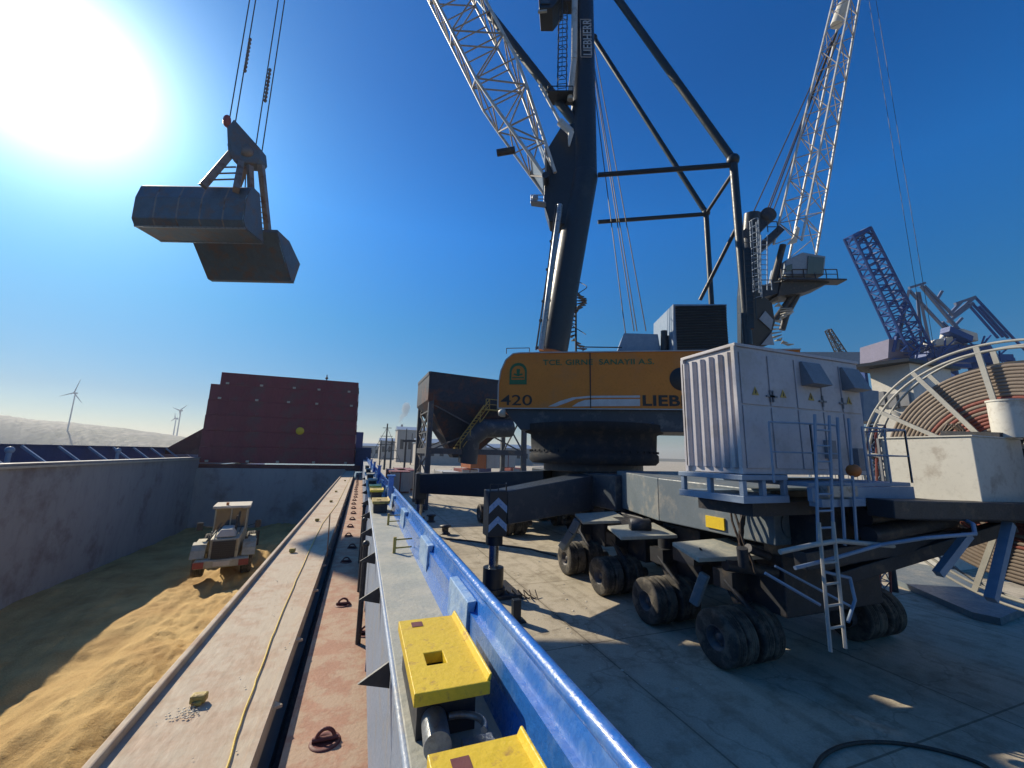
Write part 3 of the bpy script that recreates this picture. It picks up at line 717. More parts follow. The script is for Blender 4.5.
# hoses hanging over the rear beam
m = MB()
for k in range(6):
    x0 = 8.86; y0 = 7.75-.07*k; pts = []
    for t in range(9):
        s_ = t/8; pts.append(V(x0-.10*math.sin(PI*s_)-.02*k, y0+.12*math.sin(2*PI*s_+k), 3.98-1.75*s_))
    m.path(pts, .028, 6); m.cut()
for k in range(7):
    p = P(700+k*12, 552+random.uniform(-4, 6), 9.9); m.path([p, p+V(.3, .2, -.15), p+V(.5, -.1, -.3), p+V(.8, .1, -.1)], .025, 6); m.cut()
for k in range(5):
    p = P(500+k*6, 590, 13.6); m.path([p, p+V(.2, .1, -.2), p+V(.45, -.2, -.32), p+V(.5, .2, -.1)], .02, 6); m.cut()
m.build('hydraulic_hoses', M['hose'], cr)
m = MB()
m.lathe([(0, -.3), (.2, -.3), (.2, .3), (0, .3)], P(640, 525, 12.5), RIGHT, 14); m.cut(); m.box(9.0, 9.8, 12.2, 13.6, 2.2, 2.6); m.cut(); m.box(8.8, 9.6, 9.2, 10.0, 1.9, 2.3); m.cut(); m.tube(P(725, 565, 9.5), P(775, 572, 9.7), .13, 10).cut()
m.tube(P(742, 548, 9.2), P(744, 566, 9.2), .12, 12); m.cut(); m.tube(P(748, 548, 9.3), P(768, 556, 9.5), .1, 12)
m.build('steering_gear', M['steel'], cr)
m = MB(); a0 = P(572, 532, 15.2); m.beam(a0, P(562, 548, 15.4), .25, .3); m.beam(a0, P(578, 520, 15.2), .3, .3); m.cut(); m.beam(P(705, 574, 9.6), P(694, 604, 9.7), .16, .22); m.build('fender_arm', M['chassis'], cr, bevel=.03)

# upper carriage
B = 1.75
ptsp = [(498, 409), (498.5, 385), (501, 371), (506, 360), (513, 354), (520, 352.5), (800, 348), (800, 409)]
poly = [cp(x, y, B) for x, y in ptsp]
ztop = cp(600, 352, B).z; zbot = cp(600, 409, B).z
for p in poly:
    if p.z > ztop-.04: p.z = ztop
    if p.z < zbot+.1: p.z = zbot
m = MB(); m.prism(poly, -v*3.5); up_ = m.build('machine_house', M['ochre'], cr)
m = MB()
for i in range(len(poly)-2):
    a, b_ = poly[i], poly[i+1]
    if (b_-a).length > 0: m.beam(a+v*.02-Z*.0, b_+v*.02, .12, .05)
m.beam(poly[0]+v*.02, poly[-1]+v*.02, .08, .05)
m.build('edge_trim', M['trim'], up_)
def on_panel(px, py): return cp(px, py, B+.012)
s0, s1 = on_panel(590, 352), on_panel(590, 409); s1 = V(s0.x, s0.y, s1.z)
MB().beam(s0+v*.01, s1+v*.01, .05, .02, v).build('panel_seam', M['black'], up_)
R_ = -u  # to the right in the picture
text('lettering', 'LIEBHERR', on_panel(642, 405.5), R_, Z, .70, M['black'], up_, .01, .022, 1.05, 1.32)
text('lettering', '420', on_panel(500.5, 405.0), R_, Z, .74, M['black'], up_, .01, .004, 1.0, 1.45)
text('lettering', 'TCE. GIRNE  SANAYII A.S.', on_panel(543, 365), R_, Z, .38, M['green'], up_, .01, .006, 1.05, 1.2)
# emblem: green arch
def arch(cx, cz, w, h, ring):
    pts = [(-w/2, 0), (-w/2, h-w/2)]+[(-w/2*math.cos(t), h-w/2+w/2*math.sin(t)) for t in [PI*i/10 for i in range(1, 10)]]+[(w/2, h-w/2), (w/2, 0)]
    return pts
o_ = on_panel(518, 384.5)
def pp(x, z): return o_+R_*x+Z*z
m = MB(); A = arch(0, 0, .88, 1.12, 0); Bq = arch(0, 0, .68, .97, 0)
for i in range(len(A)-1): m.prism([pp(*A[i]), pp(*A[i+1]), pp(*Bq[i+1]), pp(*Bq[i])], v*.01)
m.prism([pp(-.44, 0), pp(.44, 0), pp(.44, .24), pp(-.44, .24)], v*.012); m.prism([pp(-.3, .32), pp(.3, .32), pp(.3, .38), pp(-.3, .38)], v*.012)
m.prism([pp(-.07, .45), pp(.07, .45), pp(.09, .80), pp(-.09, .80)], v*.012); m.prism([pp(-.24, .50), pp(0, .42), pp(.24, .50), pp(.2, .58), pp(0, .50), pp(-.2, .58)], v*.012)
m.build('emblem', M['green'], up_)
# swoosh stripes
def swoosh(top, bot):
    m = MB(); n_ = len(top)
    for i in range(n_-1): m.prism([on_panel(*bot[i]), on_panel(*bot[i+1]), on_panel(*top[i+1]), on_panel(*top[i])], v*.006)
    return m
swoosh([(548, 406.5), (560, 401), (572, 397.5), (590, 395.8), (640, 395.5)], [(556, 406.5), (566, 403), (576, 399), (590, 397.8), (640, 397.6)]).build('stripe', M['white'], up_)
swoosh([(572, 406.5), (578, 402.5), (585, 400), (600, 399.2), (640, 399)], [(576, 406.5), (581, 406.4), (588, 406.3), (600, 406.2), (640, 406.0)]).build('stripe', M['white'], up_)
c = on_panel(682, 379); MB().lathe([(0, .015), (.55, .015), (.57, 0)], c, v, 28).build('round_opening', M['black'], up_)
# underside deck
q0 = cp(503, 412, 1.6); q1 = cp(800, 412, 1.6); zb = cp(600, 431, 1.6).z
m = MB(); m.prism([V(q0.x, q0.y, zbot-.002), V(q1.x, q1.y, zbot-.002), V(q1.x, q1.y, zb), V(q0.x, q0.y, zb)+R_*.9], -v*3.2)
m.prism([Lc(2.6, 1.3, zb+.3), Lc(-3.0, 1.3, zb+.3), Lc(-3.0, 1.3, 5.9), Lc(2.4, 1.3, 5.9)], -v*2.6)
for k in range(4): m.tube(Lc(2-1.6*k, 1.7, zb+.35), Lc(2-1.6*k+.6, 1.7, zb+.1), .12, 8)
m.build('slewing_platform', M['beamdark'], cr, bevel=.03)
lm = cp(503, 413, 1.9); MB().lathe([(0, .25), (.13, .22), (.2, .1), (.2, -.1), (0, -.1)], lm, u, 14).build('work_lamp', M['railw'], cr)
m = MB(); m.rail([Lc(4.4, 1.5, ztop+.03), Lc(3.2, 1.5, ztop+.03)], .3, .02, False); m.path([cp(583, 351, 1.2), cp(583, 347, 1.2), cp(622, 347.5, 1.2)], .03, 6); m.build('roof_rail', M['steel'], cr)
# roof boxes
m = MB(); a = [cp(617, 353, .9), cp(661, 353, .9), cp(658, 334, .9), cp(624, 333, .9)]; m.prism(a, -v*1.8); m.build('winch_cover', M['rail'], cr, bevel=.03)
m = MB(); a = [cp(673, 353, 1.5), cp(727, 353, 1.5), cp(727, 304, 1.5), cp(673, 304, 1.5)]; m.prism(a, -v*3.0+u*.35)
rd = m.build('radiator', M['rail'], cr, bevel=.03)
m = MB(); t0, t1 = cp(675, 306, 1.53), cp(725.5, 306, 1.53); b0 = cp(675, 351, 1.53)
m.prism([t0, t1, V(t1.x, t1.y, b0.z), V(t0.x, t0.y, b0.z)], v*.02); m.build('grille', M['black'], rd)
m = MB()
for k in range(17): zq = b0.z+(t0.z-b0.z)*(k+.5)/17; m.beam(V(t0.x, t0.y, zq)+v*.05, V(t1.x, t1.y, zq)+v*.05, .08, .02)
m.build('louvre', M['steel'], rd)
m = MB(); m.tube(cp(664, 352, 1), cp(664, 331, 1), .16, 12); m.tube(cp(668, 352, .8), cp(668, 336, .8), .12, 12); m.build('exhaust_stack', M['steel'], cr)
m = MB(); m.box(0, .01, 0, .01, 0, .01)
# tower
tb = cp(553, 353, .0); tk = cp(584, 178, .0); tt = cp(581, -170, .0); r0_ = .80
m = MB(); m.tube(tb, tk, .78, 28, .80); m.ball(tk, .79, 12, 24); m.tube(tk, tt, .76, 28, .62); tw = m.build('tower', M['tower'], cr)
mid = cp(570, 200, .0)
m = MB(); m.prism([cp(545, 152, .55), cp(560, 128, .55), cp(584, 118, .55), cp(586, 200, .55), cp(572, 226, .55), cp(549, 221, .55), cp(544, 205, .55)], -v*1.1)
m.build('boom_bracket', M['tower'], cr, bevel=.05)
# service pipe and light edge
m = MB(); m.tube(cp(541, 350, 1.0), cp(560, 205, 1.0), .16, 12); m.build('service_pipe', M['galv'], cr)
m = MB()
for t in (0.02, .2, .33, .55, .75, .93): p = cp(541, 350, 1.0).lerp(cp(560, 205, 1.0), t); m.beam(p-R_*.3-v*.2, p+R_*.15, .16, .12)
m.path([cp(536, 350, 1.0), cp(548, 270, 1.0), cp(556, 205, 1.0)], .05, 6); m.build('pipe_clamp', M['steel'], cr)
m = MB(); m.tube(cp(575, -20, .9), cp(574, 60, .9), .19, 14); m.tube(cp(574, 60, .9), cp(570, 100, .7), .17, 14); m.build('cable_duct', M['boom'], cr)
# tower lettering (vertical, framed)
o_ = cp(581, 57, .80); tu = (cp(580, 5, .8)-cp(581, 57, .8)).normalized(); tr = (cp(595, 30, .98)-cp(585, 30, .98)).normalized()
text('lettering', 'LIEBHERR', cp(592.0, 55.5, .80), tu, -tr, .74, M['white'], tw, .01, .008, 1.05, .80)
m = MB(); c4 = [o_, o_+tu*2.75, o_+tu*2.75+tr*.62, o_+tr*.62]
for i in range(4): m.beam(c4[i], c4[(i+1) % 4], .04, .02)
m.build('letter_frame', M['white'], tw)
# cab on tower
m = MB(); m.prism([cp(537, -34, 1.3), cp(561, -34, 1.3), cp(563, -6, 1.3), cp(552, 8, 1.3), cp(539, 8, 1.3)], -v*1.4); cb = m.build('operator_cab', M['tower'], cr, bevel=.04)
m = MB(); m.prism([cp(540, -20, 1.33), cp(552, -20, 1.33), cp(550, 4, 1.33), cp(541, 4, 1.33)], v*.03); m.build('window', M['glass'], cb)
m = MB(); m.beam(cp(538, 12, 1.3), cp(547, 11, 1.3), .12, .12); m.build('work_lamp', M['railw'], cb)
m = MB(); m.beam(cp(560, 5, .3), cp(580, 5, .3), .8, .4); m.build('cab_bracket', M['tower'], cb)
# ladder with cage on tower
m = MB(); m.ladder(cp(562, 97, .8), cp(563, 12, .8), .5, R_, .03, .3, V(v)*1.0); m.rail([cp(548, 97, 1.0), cp(573, 97, 1.0)], .75, .03); m.beam(cp(548, 98, .6), cp(573, 98, .6), 1.0, .06); m.build('ladder', M['tower'], cr)
# boom
foot = cp(551, 186, .0); tip = cp(303, -290, .0)
ropebase = P(245, 130, GD)
rt_ = ray(306, -285); tip = V(ropebase.x, ropebase.y, CAM.z+rt_.z/V(rt_.x, rt_.y).length*V(ropebase.x, ropebase.y).length); TZ = tip.z
m = MB(); l2 = MB()
ax = (tip-foot).normalized(); sv = V(v)-ax*V(v).dot(ax); sv.normalize(); nv = ax.cross(sv).normalized()
if nv.z < 0: nv = -nv
Lb = (tip-foot).length
def bsec(t):
    s_ = t*Lb
    w_ = 1.5 if s_ < 0 else (2.0+.4*min(1, s_/6.5)) if s_ < Lb*.8 else 2.25*(1-(t-.8)/.2*.7)
    h_ = (.6+2.1*min(1, s_/7.5)) if s_ < Lb*.75 else 2.7*(1-(t-.75)/.25*.65)
    return [foot+ax*s_+sv*w_/2*i+nv*h_/2*j for i, j in ((1, -1), (1, 1), (-1, 1), (-1, -1))]
nb = max(8, round(Lb/2.0)); S = [bsec(i/nb) for i in range(nb+1)]
for i in range(nb):
    for k in range(4):
        m.tube(S[i][k], S[i+1][k], .10 if k in (0, 1) else .09, 8)
        l2.tube(S[i+1][k], S[i+1][(k+1) % 4], .045, 6)
        a, b_ = S[i][k], S[i+1][(k+1) % 4]
        c, d = S[i][(k+1) % 4], S[i+1][k]
        if (i+k) % 2: a, b_ = c, d
        l2.tube(a, b_, .05, 6)
bo = m.build('boom', M['boom'], cr); l2.build('lacing', M['lace'], bo)
m = MB(); m.prism([S[0][1]+ax*.3, S[0][2]+ax*.3, S[2][2]*.5+S[2][1]*.5+ax*.2-nv*.3], nv*.05)
m.prism([S[1][3]-nv*-.1, S[1][0]-nv*-.1, S[0][0], S[0][3]], nv*.06); m.build('foot_plate', M['rail'], bo)
m = MB(); m.tube(S[0][0]+sv*.2, S[0][3]-sv*.2, .2, 12); m.build('hinge_pin', M['tower'], bo)
m = MB(); m.lathe([(0, -.5), (.7, -.5), (.7, -.4), (.55, -.35), (.55, .35), (.7, .4), (.7, .5), (0, .5)], tip, sv, 24); m.build('tip_sheave', M['steel'], bo)
# luffing cylinder
m = MB(); q0 = cp(579, 128, .2); q1 = foot+ax*Lb*.36+nv*1.0; m.tube(q0, q0.lerp(q1, .72), .27, 16); lc = m.build('luffing_cylinder', M['tower'], cr); MB().tube(q0.lerp(q1, .7), q1, .15, 12).build('piston_rod', M['chrome'], lc)
m = MB(); m.tube(cp(540, 85, 1.1), cp(560, 122, 1.1), .09, 10); m.tube(cp(560, 122, 1.1), cp(571, 132, 1.1), .22, 12, .2); m.tube(cp(571, 132, 1.1), cp(569, 146, 1.1), .18, 12, .05); m.build('cylinder_hose', M['boom'], cr)
m = MB(); m.tube(cp(497, 153, 1.4), cp(515, 150, 1.4), .2, 12); m.build('floodlight', M['steel'], cr)
m = MB(); m.rail([cp(531, 203, .9), cp(544, 203, .9)], .5, .03); m.beam(cp(531, 203, .7), cp(546, 205, .7), .5, .06); m.ball(cp(535, 198, .9), .2, 6, 8); m.build('foot_walkway', M['rail'], cr)
# back stays
def stay(pts, b_, r=.17):
    m = MB(); q = [cp(x, y, b_) for x, y in pts]
    for a, c in zip(q[:-1], q[1:]): m.tube(a, c, r, 12)
    for a in q[1:-1]: m.ball(a, r*1.6, 8, 12)
    m.build('back_stay', M['tower'], cr); return q
s1_ = stay([(600, -26), (733, 160), (748, 345)], 1.5, .2); s2_ = stay([(583, 18), (594, 38), (706, 213), (713, 330)], -1.5, .15)
m = MB(); m.tube(cp(598, 175, 0.3), cp(731, 165, 1.5), .14, 10); m.tube(cp(598, 222, -.3), cp(706, 214, -1.5), .12, 10); m.tube(cp(735, 170, 1.5), cp(706, 214, -1.5), .1, 8)
m.tube(cp(738, 225, 1.5), cp(700, 300, -.5), .1, 8); m.build('tie_bar', M['tower'], cr)
m = MB(); m.beam(cp(745, 250, 1.45), cp(748, 330, 1.45), .5, .35); m.ladder(cp(752, 320, 1.8), cp(747, 225, 1.8), .4, R_, .02, .3); m.build('stay_foot', M['tower'], cr)
# ropes
m = MB()
for x0, x1, y1 in ((599, 626, 337), (600, 634, 331), (601, 637, 331), (604, 646, 331)): m.tube(cp(x0-11, 40, -.6), cp(x1, y1, .2), .028, 5); m.cut()
m.build('luffing_rope', M['hose'], cr)
m = MB()
for px in (228, 234.5, 254, 261):
    b0_ = P(px, 128 if px < 240 else 158, (18.3 if px < 240 else 18.55)*GS); m.tube(b0_, V(b0_.x, b0_.y, TZ), .035, 6); m.cut()
hr_ = m.build('hoist_rope', M['hose'], cr)
m = MB()
for px, y0, y1 in ((235.5, 18, 62), (256.5, 45, 88)):
    n_ = 9
    for i in range(n_):
        y_ = y0+(y1-y0)*i/n_; qx = px-(y_-128)*.158 if px < 240 else px-(y_-150)*.15
        b0_ = P(px, 128 if px < 240 else 158, (18.3 if px < 240 else 18.55)*GS); zz_ = P(px, y_, 18.2*GS).z
        m.ball((b0_.x, b0_.y, zz_), .11, 5, 6, 1, .6, 1.5); m.cut()
m.build('chain_link', M['grabarm'], hr_)
# spiral stair beside tower
m = MB(); sc0 = cp(576, 352, -.6); m.tube(sc0, sc0+Z*4.2, .06, 8)
for k in range(20):
    g_ = k*.42; zq = .2+k*.2; d_ = V(math.cos(g_), math.sin(g_), 0); m.prism([sc0+Z*zq, sc0+Z*zq+d_*.62+V(-d_.y, d_.x, 0)*.16, sc0+Z*zq+d_*.62-V(-d_.y, d_.x, 0)*.16], (0, 0, .05))
pr_ = [sc0+Z*(1.1+k*.2)+V(math.cos(k*.42), math.sin(k*.42), 0)*.64 for k in range(18)]; m.path(pr_, .025, 5)
m.build('spiral_stair', M['steel'], cr)

# ------------------------------------------------------------------ rear platform, ladder (parts of the crane)
m = MB(); m.box(6.95, 8.2, 5.9, 7.6, 4.42, 4.52); m.box(6.95, 8.2, 5.9, 7.6, 3.98, 4.12)
for x in (6.98, 7.5, 8.1): m.box(x, x+.10, 5.92, 6.02, 4.12, 4.42)
for y in (6.7, 7.45): m.box(6.97, 7.07, y, y+.10, 4.12, 4.42)
m.box(8.2, 11.5, 5.5, 7.7, 4.32, 4.40); m.box(8.2, 11.5, 5.45, 5.55, 4.05, 4.315)
m.box(8.3, 9.6, 5.35, 5.6, 3.95, 4.1)
m.build('rear_platform', M['rail'], cr, bevel=.01)
m = MB(); m.box(7.4, 13.4, 6.1, 7.5, 3.7, 3.97); m.box(9.5, 13.2, 6.2, 7.6, 2.6, 3.69); m.build('platform_beam', M['steel'], cr)
m = MB(); m.rail([V(7.4, 5.6, 4.4), V(8.35, 5.45, 4.4), V(9.1, 5.42, 4.4)], 1.15, .022); m.cut(); m.rail([V(9.9, 5.42, 4.4), V(11.4, 5.42, 4.4), V(11.4, 7.6, 4.4)], 1.15, .022, True, .8)
m.build('platform_rail', M['rail'], cr)
m = MB(); m.box(8.4, 9.3, 5.30, 5.55, 4.15, 4.35); m.build('cable_tray', M['galv'], cr); MB().ball((9.25, 5.3, 4.65), .13, 8, 10).build('beacon', M['orange'], cr)
# access ladder
lt = ony(812, 415, 5.2); lm_ = ony(817, 545, 5.2)
m = MB(); m.ladder(ony(826, 545, 5.25), ony(822, 415, 5.25), .42, V(1, 0, 0), .03, .3); m.cut(); m.ladder(ony(851, 545, 5.3), ony(843, 418, 5.3), .35, V(1, 0, 0), .03, .9)
m.build('upper_ladder', M['rail'], cr)
m = MB(); m.ladder(ony(838, 650, 5.0), ony(826, 522, 5.1), .38, V(1, 0, 0), .03, .3); m.path([ony(780, 552, 5.2), ony(812, 545, 5.1), ony(838, 541, 5.1), ony(870, 544, 5.2), ony(893, 546, 5.4)], .045, 8)
m.build('lower_ladder', M['railw'], cr)
m = MB(); m.path([ony(795, 568, 5.3), ony(835, 558, 5.2), ony(880, 545, 5.1), ony(925, 538, 4.6), ony(975, 534, 4.4), ony(973, 524, 4.6), ony(965, 520, 4.8)], .035, 8)
m.path([ony(765, 573, 5.6), ony(820, 605, 5.2)], .03, 6); m.path([ony(775, 566, 5.9), ony(850, 606, 5.4)], .025, 6)
m.path([ony(825, 572, 5.6), ony(850, 578, 5.5), ony(855, 600, 5.4), ony(848, 622, 5.3)], .03, 8)
m.build('guard_tube', M['rail'], cr)
m = MB(); m.tube(ony(868, 535, 5.6), ony(950, 520, 5.6), .17, 14); m.tube(ony(860, 518, 5.9), ony(935, 517, 5.9), .24, 14); m.beam(ony(800, 560, 6.2), ony(960, 535, 5.6), .3, .35); m.beam(ony(830, 580, 6.4), ony(1010, 525, 5.0), .25, .28)
m.beam(ony(880, 508, 5.2), ony(1060, 512, 4.6), .5, .35); m.prism([ony(888, 505, 5.3), ony(1050, 508, 4.7), ony(1050, 524, 4.7), ony(905, 520, 5.3)], (0, 1.2, 0))
m.build('reel_arm', M['steel'], cr, bevel=.02)
m = MB(); m.prism([ony(933, 510, 5.5), ony(957, 524, 5.5), ony(935, 524, 5.5)], (0, .1, 0)); m.build('gusset', M['railw'], cr)
m = MB(); m.beam(ony(1009, 524, 4.75), ony(991, 600, 4.75), .16, .16); m.beam(ony(968, 535, 5.0), ony(938, 574, 5.2), .14, .14); m.build('support_leg', M['rail'], cr)

# ------------------------------------------------------------------ switchgear container on the platform
sw = thing('switchgear_container', (9.0, 6.8, 4.52), 'white metal equipment container with ribbed end standing on the crane rear platform', 'container')
X0, X1, Ya, Yb, Za, Zb = 7.12, 11.1, 6.02, 7.5, 4.53, 7.16
m = MB(); m.box(X0+.06, X1, Ya, Yb, Za, Zb); cbdy = m.build('body', M['house'], sw, bevel=.015)
m = MB(); m.box(X0, X1+.03, Ya-.03, Yb+.03, Zb+.001, Zb+.07); m.build('roof', M['house'], sw, bevel=.01)
m = MB(); y = Ya+.10
while y < Yb-.15: m.prism([(X0+.06, y, Za+.12), (X0-.02, y+.05, Za+.12), (X0-.02, y+.13, Za+.12), (X0+.06, y+.18, Za+.12)][::-1], (0, 0, Zb-Za-.22)); y += .245
m.box(X0-.02, X0+.07, Ya-.02, Ya+.07, Za, Zb); m.box(X0-.02, X0+.07, Yb-.07, Yb+.02, Za, Zb)
m.build('ribbed_end', M['house'], sw, bevel=.008)
m = MB()
xs = [7.2, 8.02, 8.84, 9.66, 10.35, 11.05]
for a, b_ in zip(xs[:-1], xs[1:]):
    m.box(a+.03, b_-.03, Ya-.025, Ya-.001, Za+1.42, Zb-.12); m.box(a+.03, b_-.03, Ya-.025, Ya-.001, Za+.12, Za+1.38)
m.build('door', M['house'], sw, bevel=.006)
m = MB()
for x in (8.00, 8.08, 9.64, 10.33): m.box(x, x+.03, Ya-.06, Ya-.026, Za+1.5, Za+1.75); m.box(x-.1, x+.13, Ya-.06, Ya-.03, Za+1.6, Za+1.64)
m.build('door_handle', M['vent'], sw)
for x in (9.03, 10.4):
    m = MB(); m.prism([(x, Ya-.03, Zb-.15), (x, Ya-.08, Zb-.15), (x, Ya-.30, Zb-.68), (x, Ya-.03, Zb-.70)], (.62, 0, 0)); m.build('vent_hood', M['vent'], sw, bevel=.008)
for x in (7.6, 8.42, 9.3, 10.6):
    m = MB(); zq = Za+1.62; m.prism([(x-.10, Ya-.030, zq), (x+.10, Ya-.030, zq), (x, Ya-.030, zq+.18)], (0, -.005, 0)); ws = m.build('warning_sign', M['ygrey'], sw)
    MB().prism([(x-.015, Ya-.036, zq+.03), (x+.02, Ya-.036, zq+.03), (x+.005, Ya-.036, zq+.13)], (0, -.004, 0)).build('bolt_mark', M['black'], ws)
m = MB(); m.box(9.55, 9.85, Ya-.10, Ya-.03, Za+.35, Za+.75); m.cut(); m.box(10.5, 10.7, Ya-.14, Ya-.03, Za+.1, Za+.6); m.build('socket_box', M['vent'], sw)

# ------------------------------------------------------------------ cream cable box
cbx = thing('cable_box', (12.4, 4.8, 4.1), 'plain cream steel box mounted in front of the cable reel', 'box')
m = MB(); BX = 12.9; bl = [onx(888, 497, BX), onx(983, 503, BX), ]; bl.append(bl[1]+V(2.2, 0, 0)); zb_ = (bl[0].z+bl[1].z)/2; ztp = onx(983, 436, BX).z
b4 = [V(bl[0].x, bl[0].y, zb_), V(bl[1].x, bl[1].y, zb_), V(bl[2].x, bl[2].y, zb_)]; b4.append(b4[0]+b4[2]-b4[1])
m.prism(b4, (0, 0, ztp-zb_)); m.build('body', M['box'], cbx, bevel=.015)
m = MB(); cc = sum(b4, V(0,0,0))/4; m.prism([cc+(p-cc)*1.03+Z*(ztp-zb_+.001) for p in b4], (0, 0, .03)); m.build('lid', M['box'], cbx)
m = MB(); m.beam(b4[0]+(b4[0]-cc)*.035+Z*(-.05), b4[0]+(b4[0]-cc)*.035+Z*(ztp-zb_), .05, .05); m.build('corner_angle', M['vent'], cbx)

# ------------------------------------------------------------------ cable reel
Rc = onx(1026, 472, 15.7); er = V(0, 1, 0); nr = V(-1, 0, 0)       # toward the camera
RR = abs(onx(871, 455, 15.7).y-Rc.y)
reel = thing('cable_reel', Rc, 'very large cable reel with pale spokes and wound red-grey cable beside the crane', 'cable reel')
m = MB()
for R, off in ((3.30, .42), (3.12, .42), (3.30, -.42)): m.torus(Rc+nr*off, nr, R, .036, 96, 8)
m.build('rim', M['railw'], reel)
def spokes(off):
    a = MB(); 
    for k in range(14):
        g_ = 2*PI*k/14+.13; d_ = er*math.cos(g_)+Z*math.sin(g_)
        a.beam(Rc+nr*off+d_*.4, Rc+nr*off+d_*3.3, .11, .06, nr)
    return a
for off in (.42, -.42):
    o = spokes(off).build('spokes', M['railw'], reel)
m = MB(); r2 = MB(); k = 0; R = .85
while R < 2.72:
    (r2 if 4 <= k <= 7 or k in (9, 11) else m).torus(Rc+nr*.24, nr, R, .052, 96, 8); (m).torus(Rc+nr*.08, nr, R+.03, .052, 64, 6); R += .092; k += 1
m.build('cable', M['cable'], reel); r2.build('red_cable', M['cablered'], reel)
MB().lathe([(0, -.5), (.75, -.5), (.75, .3), (.55, .5), (0, .5)], Rc, nr, 28).build('hub', M['steel'], reel)
MB().lathe([(.8, -.1), (2.85, -.1), (2.85, -.16), (.8, -.16)], Rc, nr, 64, False).build('back_disc', M['steel'], reel)
m = MB(); mp_ = onx(1008, 419, 14.6); m.tube(mp_-Z*.45, mp_+Z*.42, .30, 20); m.tube(mp_+Z*.42, mp_+Z*.46, .32, 20); m.build('drive_motor', M['box'], reel)
m = MB(); m.beam(onx(946, 435, 14.4), onx(1005, 437, 14.4), .5, .2); m.build('motor_bracket', M['steel'], reel)
m = MB(); 
for k in range(3): m.path([onx(940+k*2, 436, 14.3), onx(948+k*5, 424, 14.3), onx(958+k*3, 430, 14.3), onx(964, 440, 14.3)], .03, 6)
m.build('motor_leads', M['hose'], reel)

# steel ramp lying behind
rp = [onz(x, y, .22) for x, y in ((886, 575), (903, 556), (925, 548), (942, 552), (968, 578), (1000, 598), (1024, 608), (1000, 618), (972, 612))]
tag(MB().prism(rp, (0, 0, -.21)).build('steel_ramp', M['chassis']), 'flat grey steel ramp plate lying on the quay under the cable reel', 'ramp')

# cable on the quay
pts = [onz(x, y, .03) for x, y in ((812, 775), (822, 757), (842, 746), (870, 742), (905, 744), (945, 752), (985, 766), (1010, 790))]
sm = []
for i in range(len(pts)-1):
    p0 = pts[max(0, i-1)]; p1 = pts[i]; p2 = pts[i+1]; p3 = pts[min(len(pts)-1, i+2)]
    for k in range(6):
        t = k/6; sm.append(.5*((2*p1)+(p2-p0)*t+(2*p0-5*p1+4*p2-p3)*t*t+(3*p1-p0-3*p2+p3)*t**3))
tag(MB().path(sm, .03, 8).build('power_cable', M['hose']), 'black power cable curving across the quay in the foreground', 'cable')
m = MB(); rq = random.Random(11)
for _ in range(420):
    x = rq.uniform(4.6, 9.5); y = rq.uniform(7, 26) if rq.random() < .7 else rq.gauss(13, 2); r_ = rq.uniform(.006, .022) if rq.random() < .9 else rq.uniform(.03, .05)
    m.ball((x, y, 0), r_, 3, 6, rq.uniform(.7, 1.6), rq.uniform(.7, 1.4), .35)
tag(m.build('spilled_grain', M['dust']), 'crumbs and little heaps of grain spilled on the sunlit quay', kind='stuff')
m = MB(); q = onz(190, 712, zc)
for _ in range(170):
    near = rq.random() < .3
    x, y = (q.x+rq.gauss(0, .05), q.y+rq.gauss(0, .05)) if near else (rq.uniform(-1.15, -.48), rq.uniform(2.6, 14))
    m.ball((x, y, zc+.012), rq.uniform(.002, .007), 3, 5, rq.uniform(.8, 2), rq.uniform(.8, 2), .4)
tag(m.build('coaming_grit', M['dust']), 'pale grit and flakes scattered on the coaming top', kind='stuff')
# rope on quay and bollards
tag(MB().path([onz(x, y, .03) for x, y in ((446, 539), (470, 541), (500, 545), (530, 549), (556, 556))], .05, 6).build('mooring_rope', M['hose']), 'dark rope lying across the sunlit quay', 'rope')
b0 = None
for i, (x, y, lab) in enumerate(((443, 531, 'nearest round black fender bollard showing above the blue bulwark'), (429, 519, 'black bollard, middle of the three along the quay edge'), (419, 509, 'farthest black bollard on the quay edge'))):
    p = onz(x+2, y+3, 0)
    if b0 is None:
        b0 = MB().lathe([(.32, 0), (.30, .06), (.2, .12), (.2, .35), (.34, .42), (.34, .5), (0, .54)], p, Z, 18).build('bollard', M['steel']); pb0 = p; o = b0
    else: o = b0.copy(); COL.objects.link(o); o.location = p-pb0
    tag(o, lab, 'bollard', 'bollards along the quay edge')

# ------------------------------------------------------------------ grain hopper
hx0, hx1 = 0, 0
hd = 36
hp_ = P(430, 373, hd); HY = hp_.y; HX = hp_.x; HZ = hp_.z
hop = thing('grain_hopper', (HX+4, HY+3, 0), 'tall dark blue quayside grain hopper on lattice legs', 'hopper')
W, D = 10.5, 6.5; ha = RIGHT; hb = FWD
O = V(HX, HY, 0)
def H(a, b_, z): return O+ha*a+hb*b_+Z*z
ha = (RIGHT*.85+FWD*.5).normalized(); hb = (RIGHT*-.36+FWD*.92).normalized()
def H(a, b_, z): return O+ha*a+hb*b_+Z*z
m = MB(); zt_ = HZ; zm = HZ-2.4
top = [H(0,0,zt_), H(W,0,zt_), H(W,D,zt_), H(0,D,zt_)]; mid_ = [H(0,0,zm), H(W,0,zm), H(W,D,zm), H(0,D,zm)]; bot = [H(3.2,2.2,zt_-7.4), H(5.0,2.2,zt_-7.4), H(5.0,3.6,zt_-7.4), H(3.2,3.6,zt_-7.4)]
m.add(top+mid_+bot, [(0,1,5,4), (1,2,6,5), (2,3,7,6), (3,0,4,7), (4,5,9,8), (5,6,10,9), (6,7,11,10), (7,4,8,11), (8,9,10,11)])
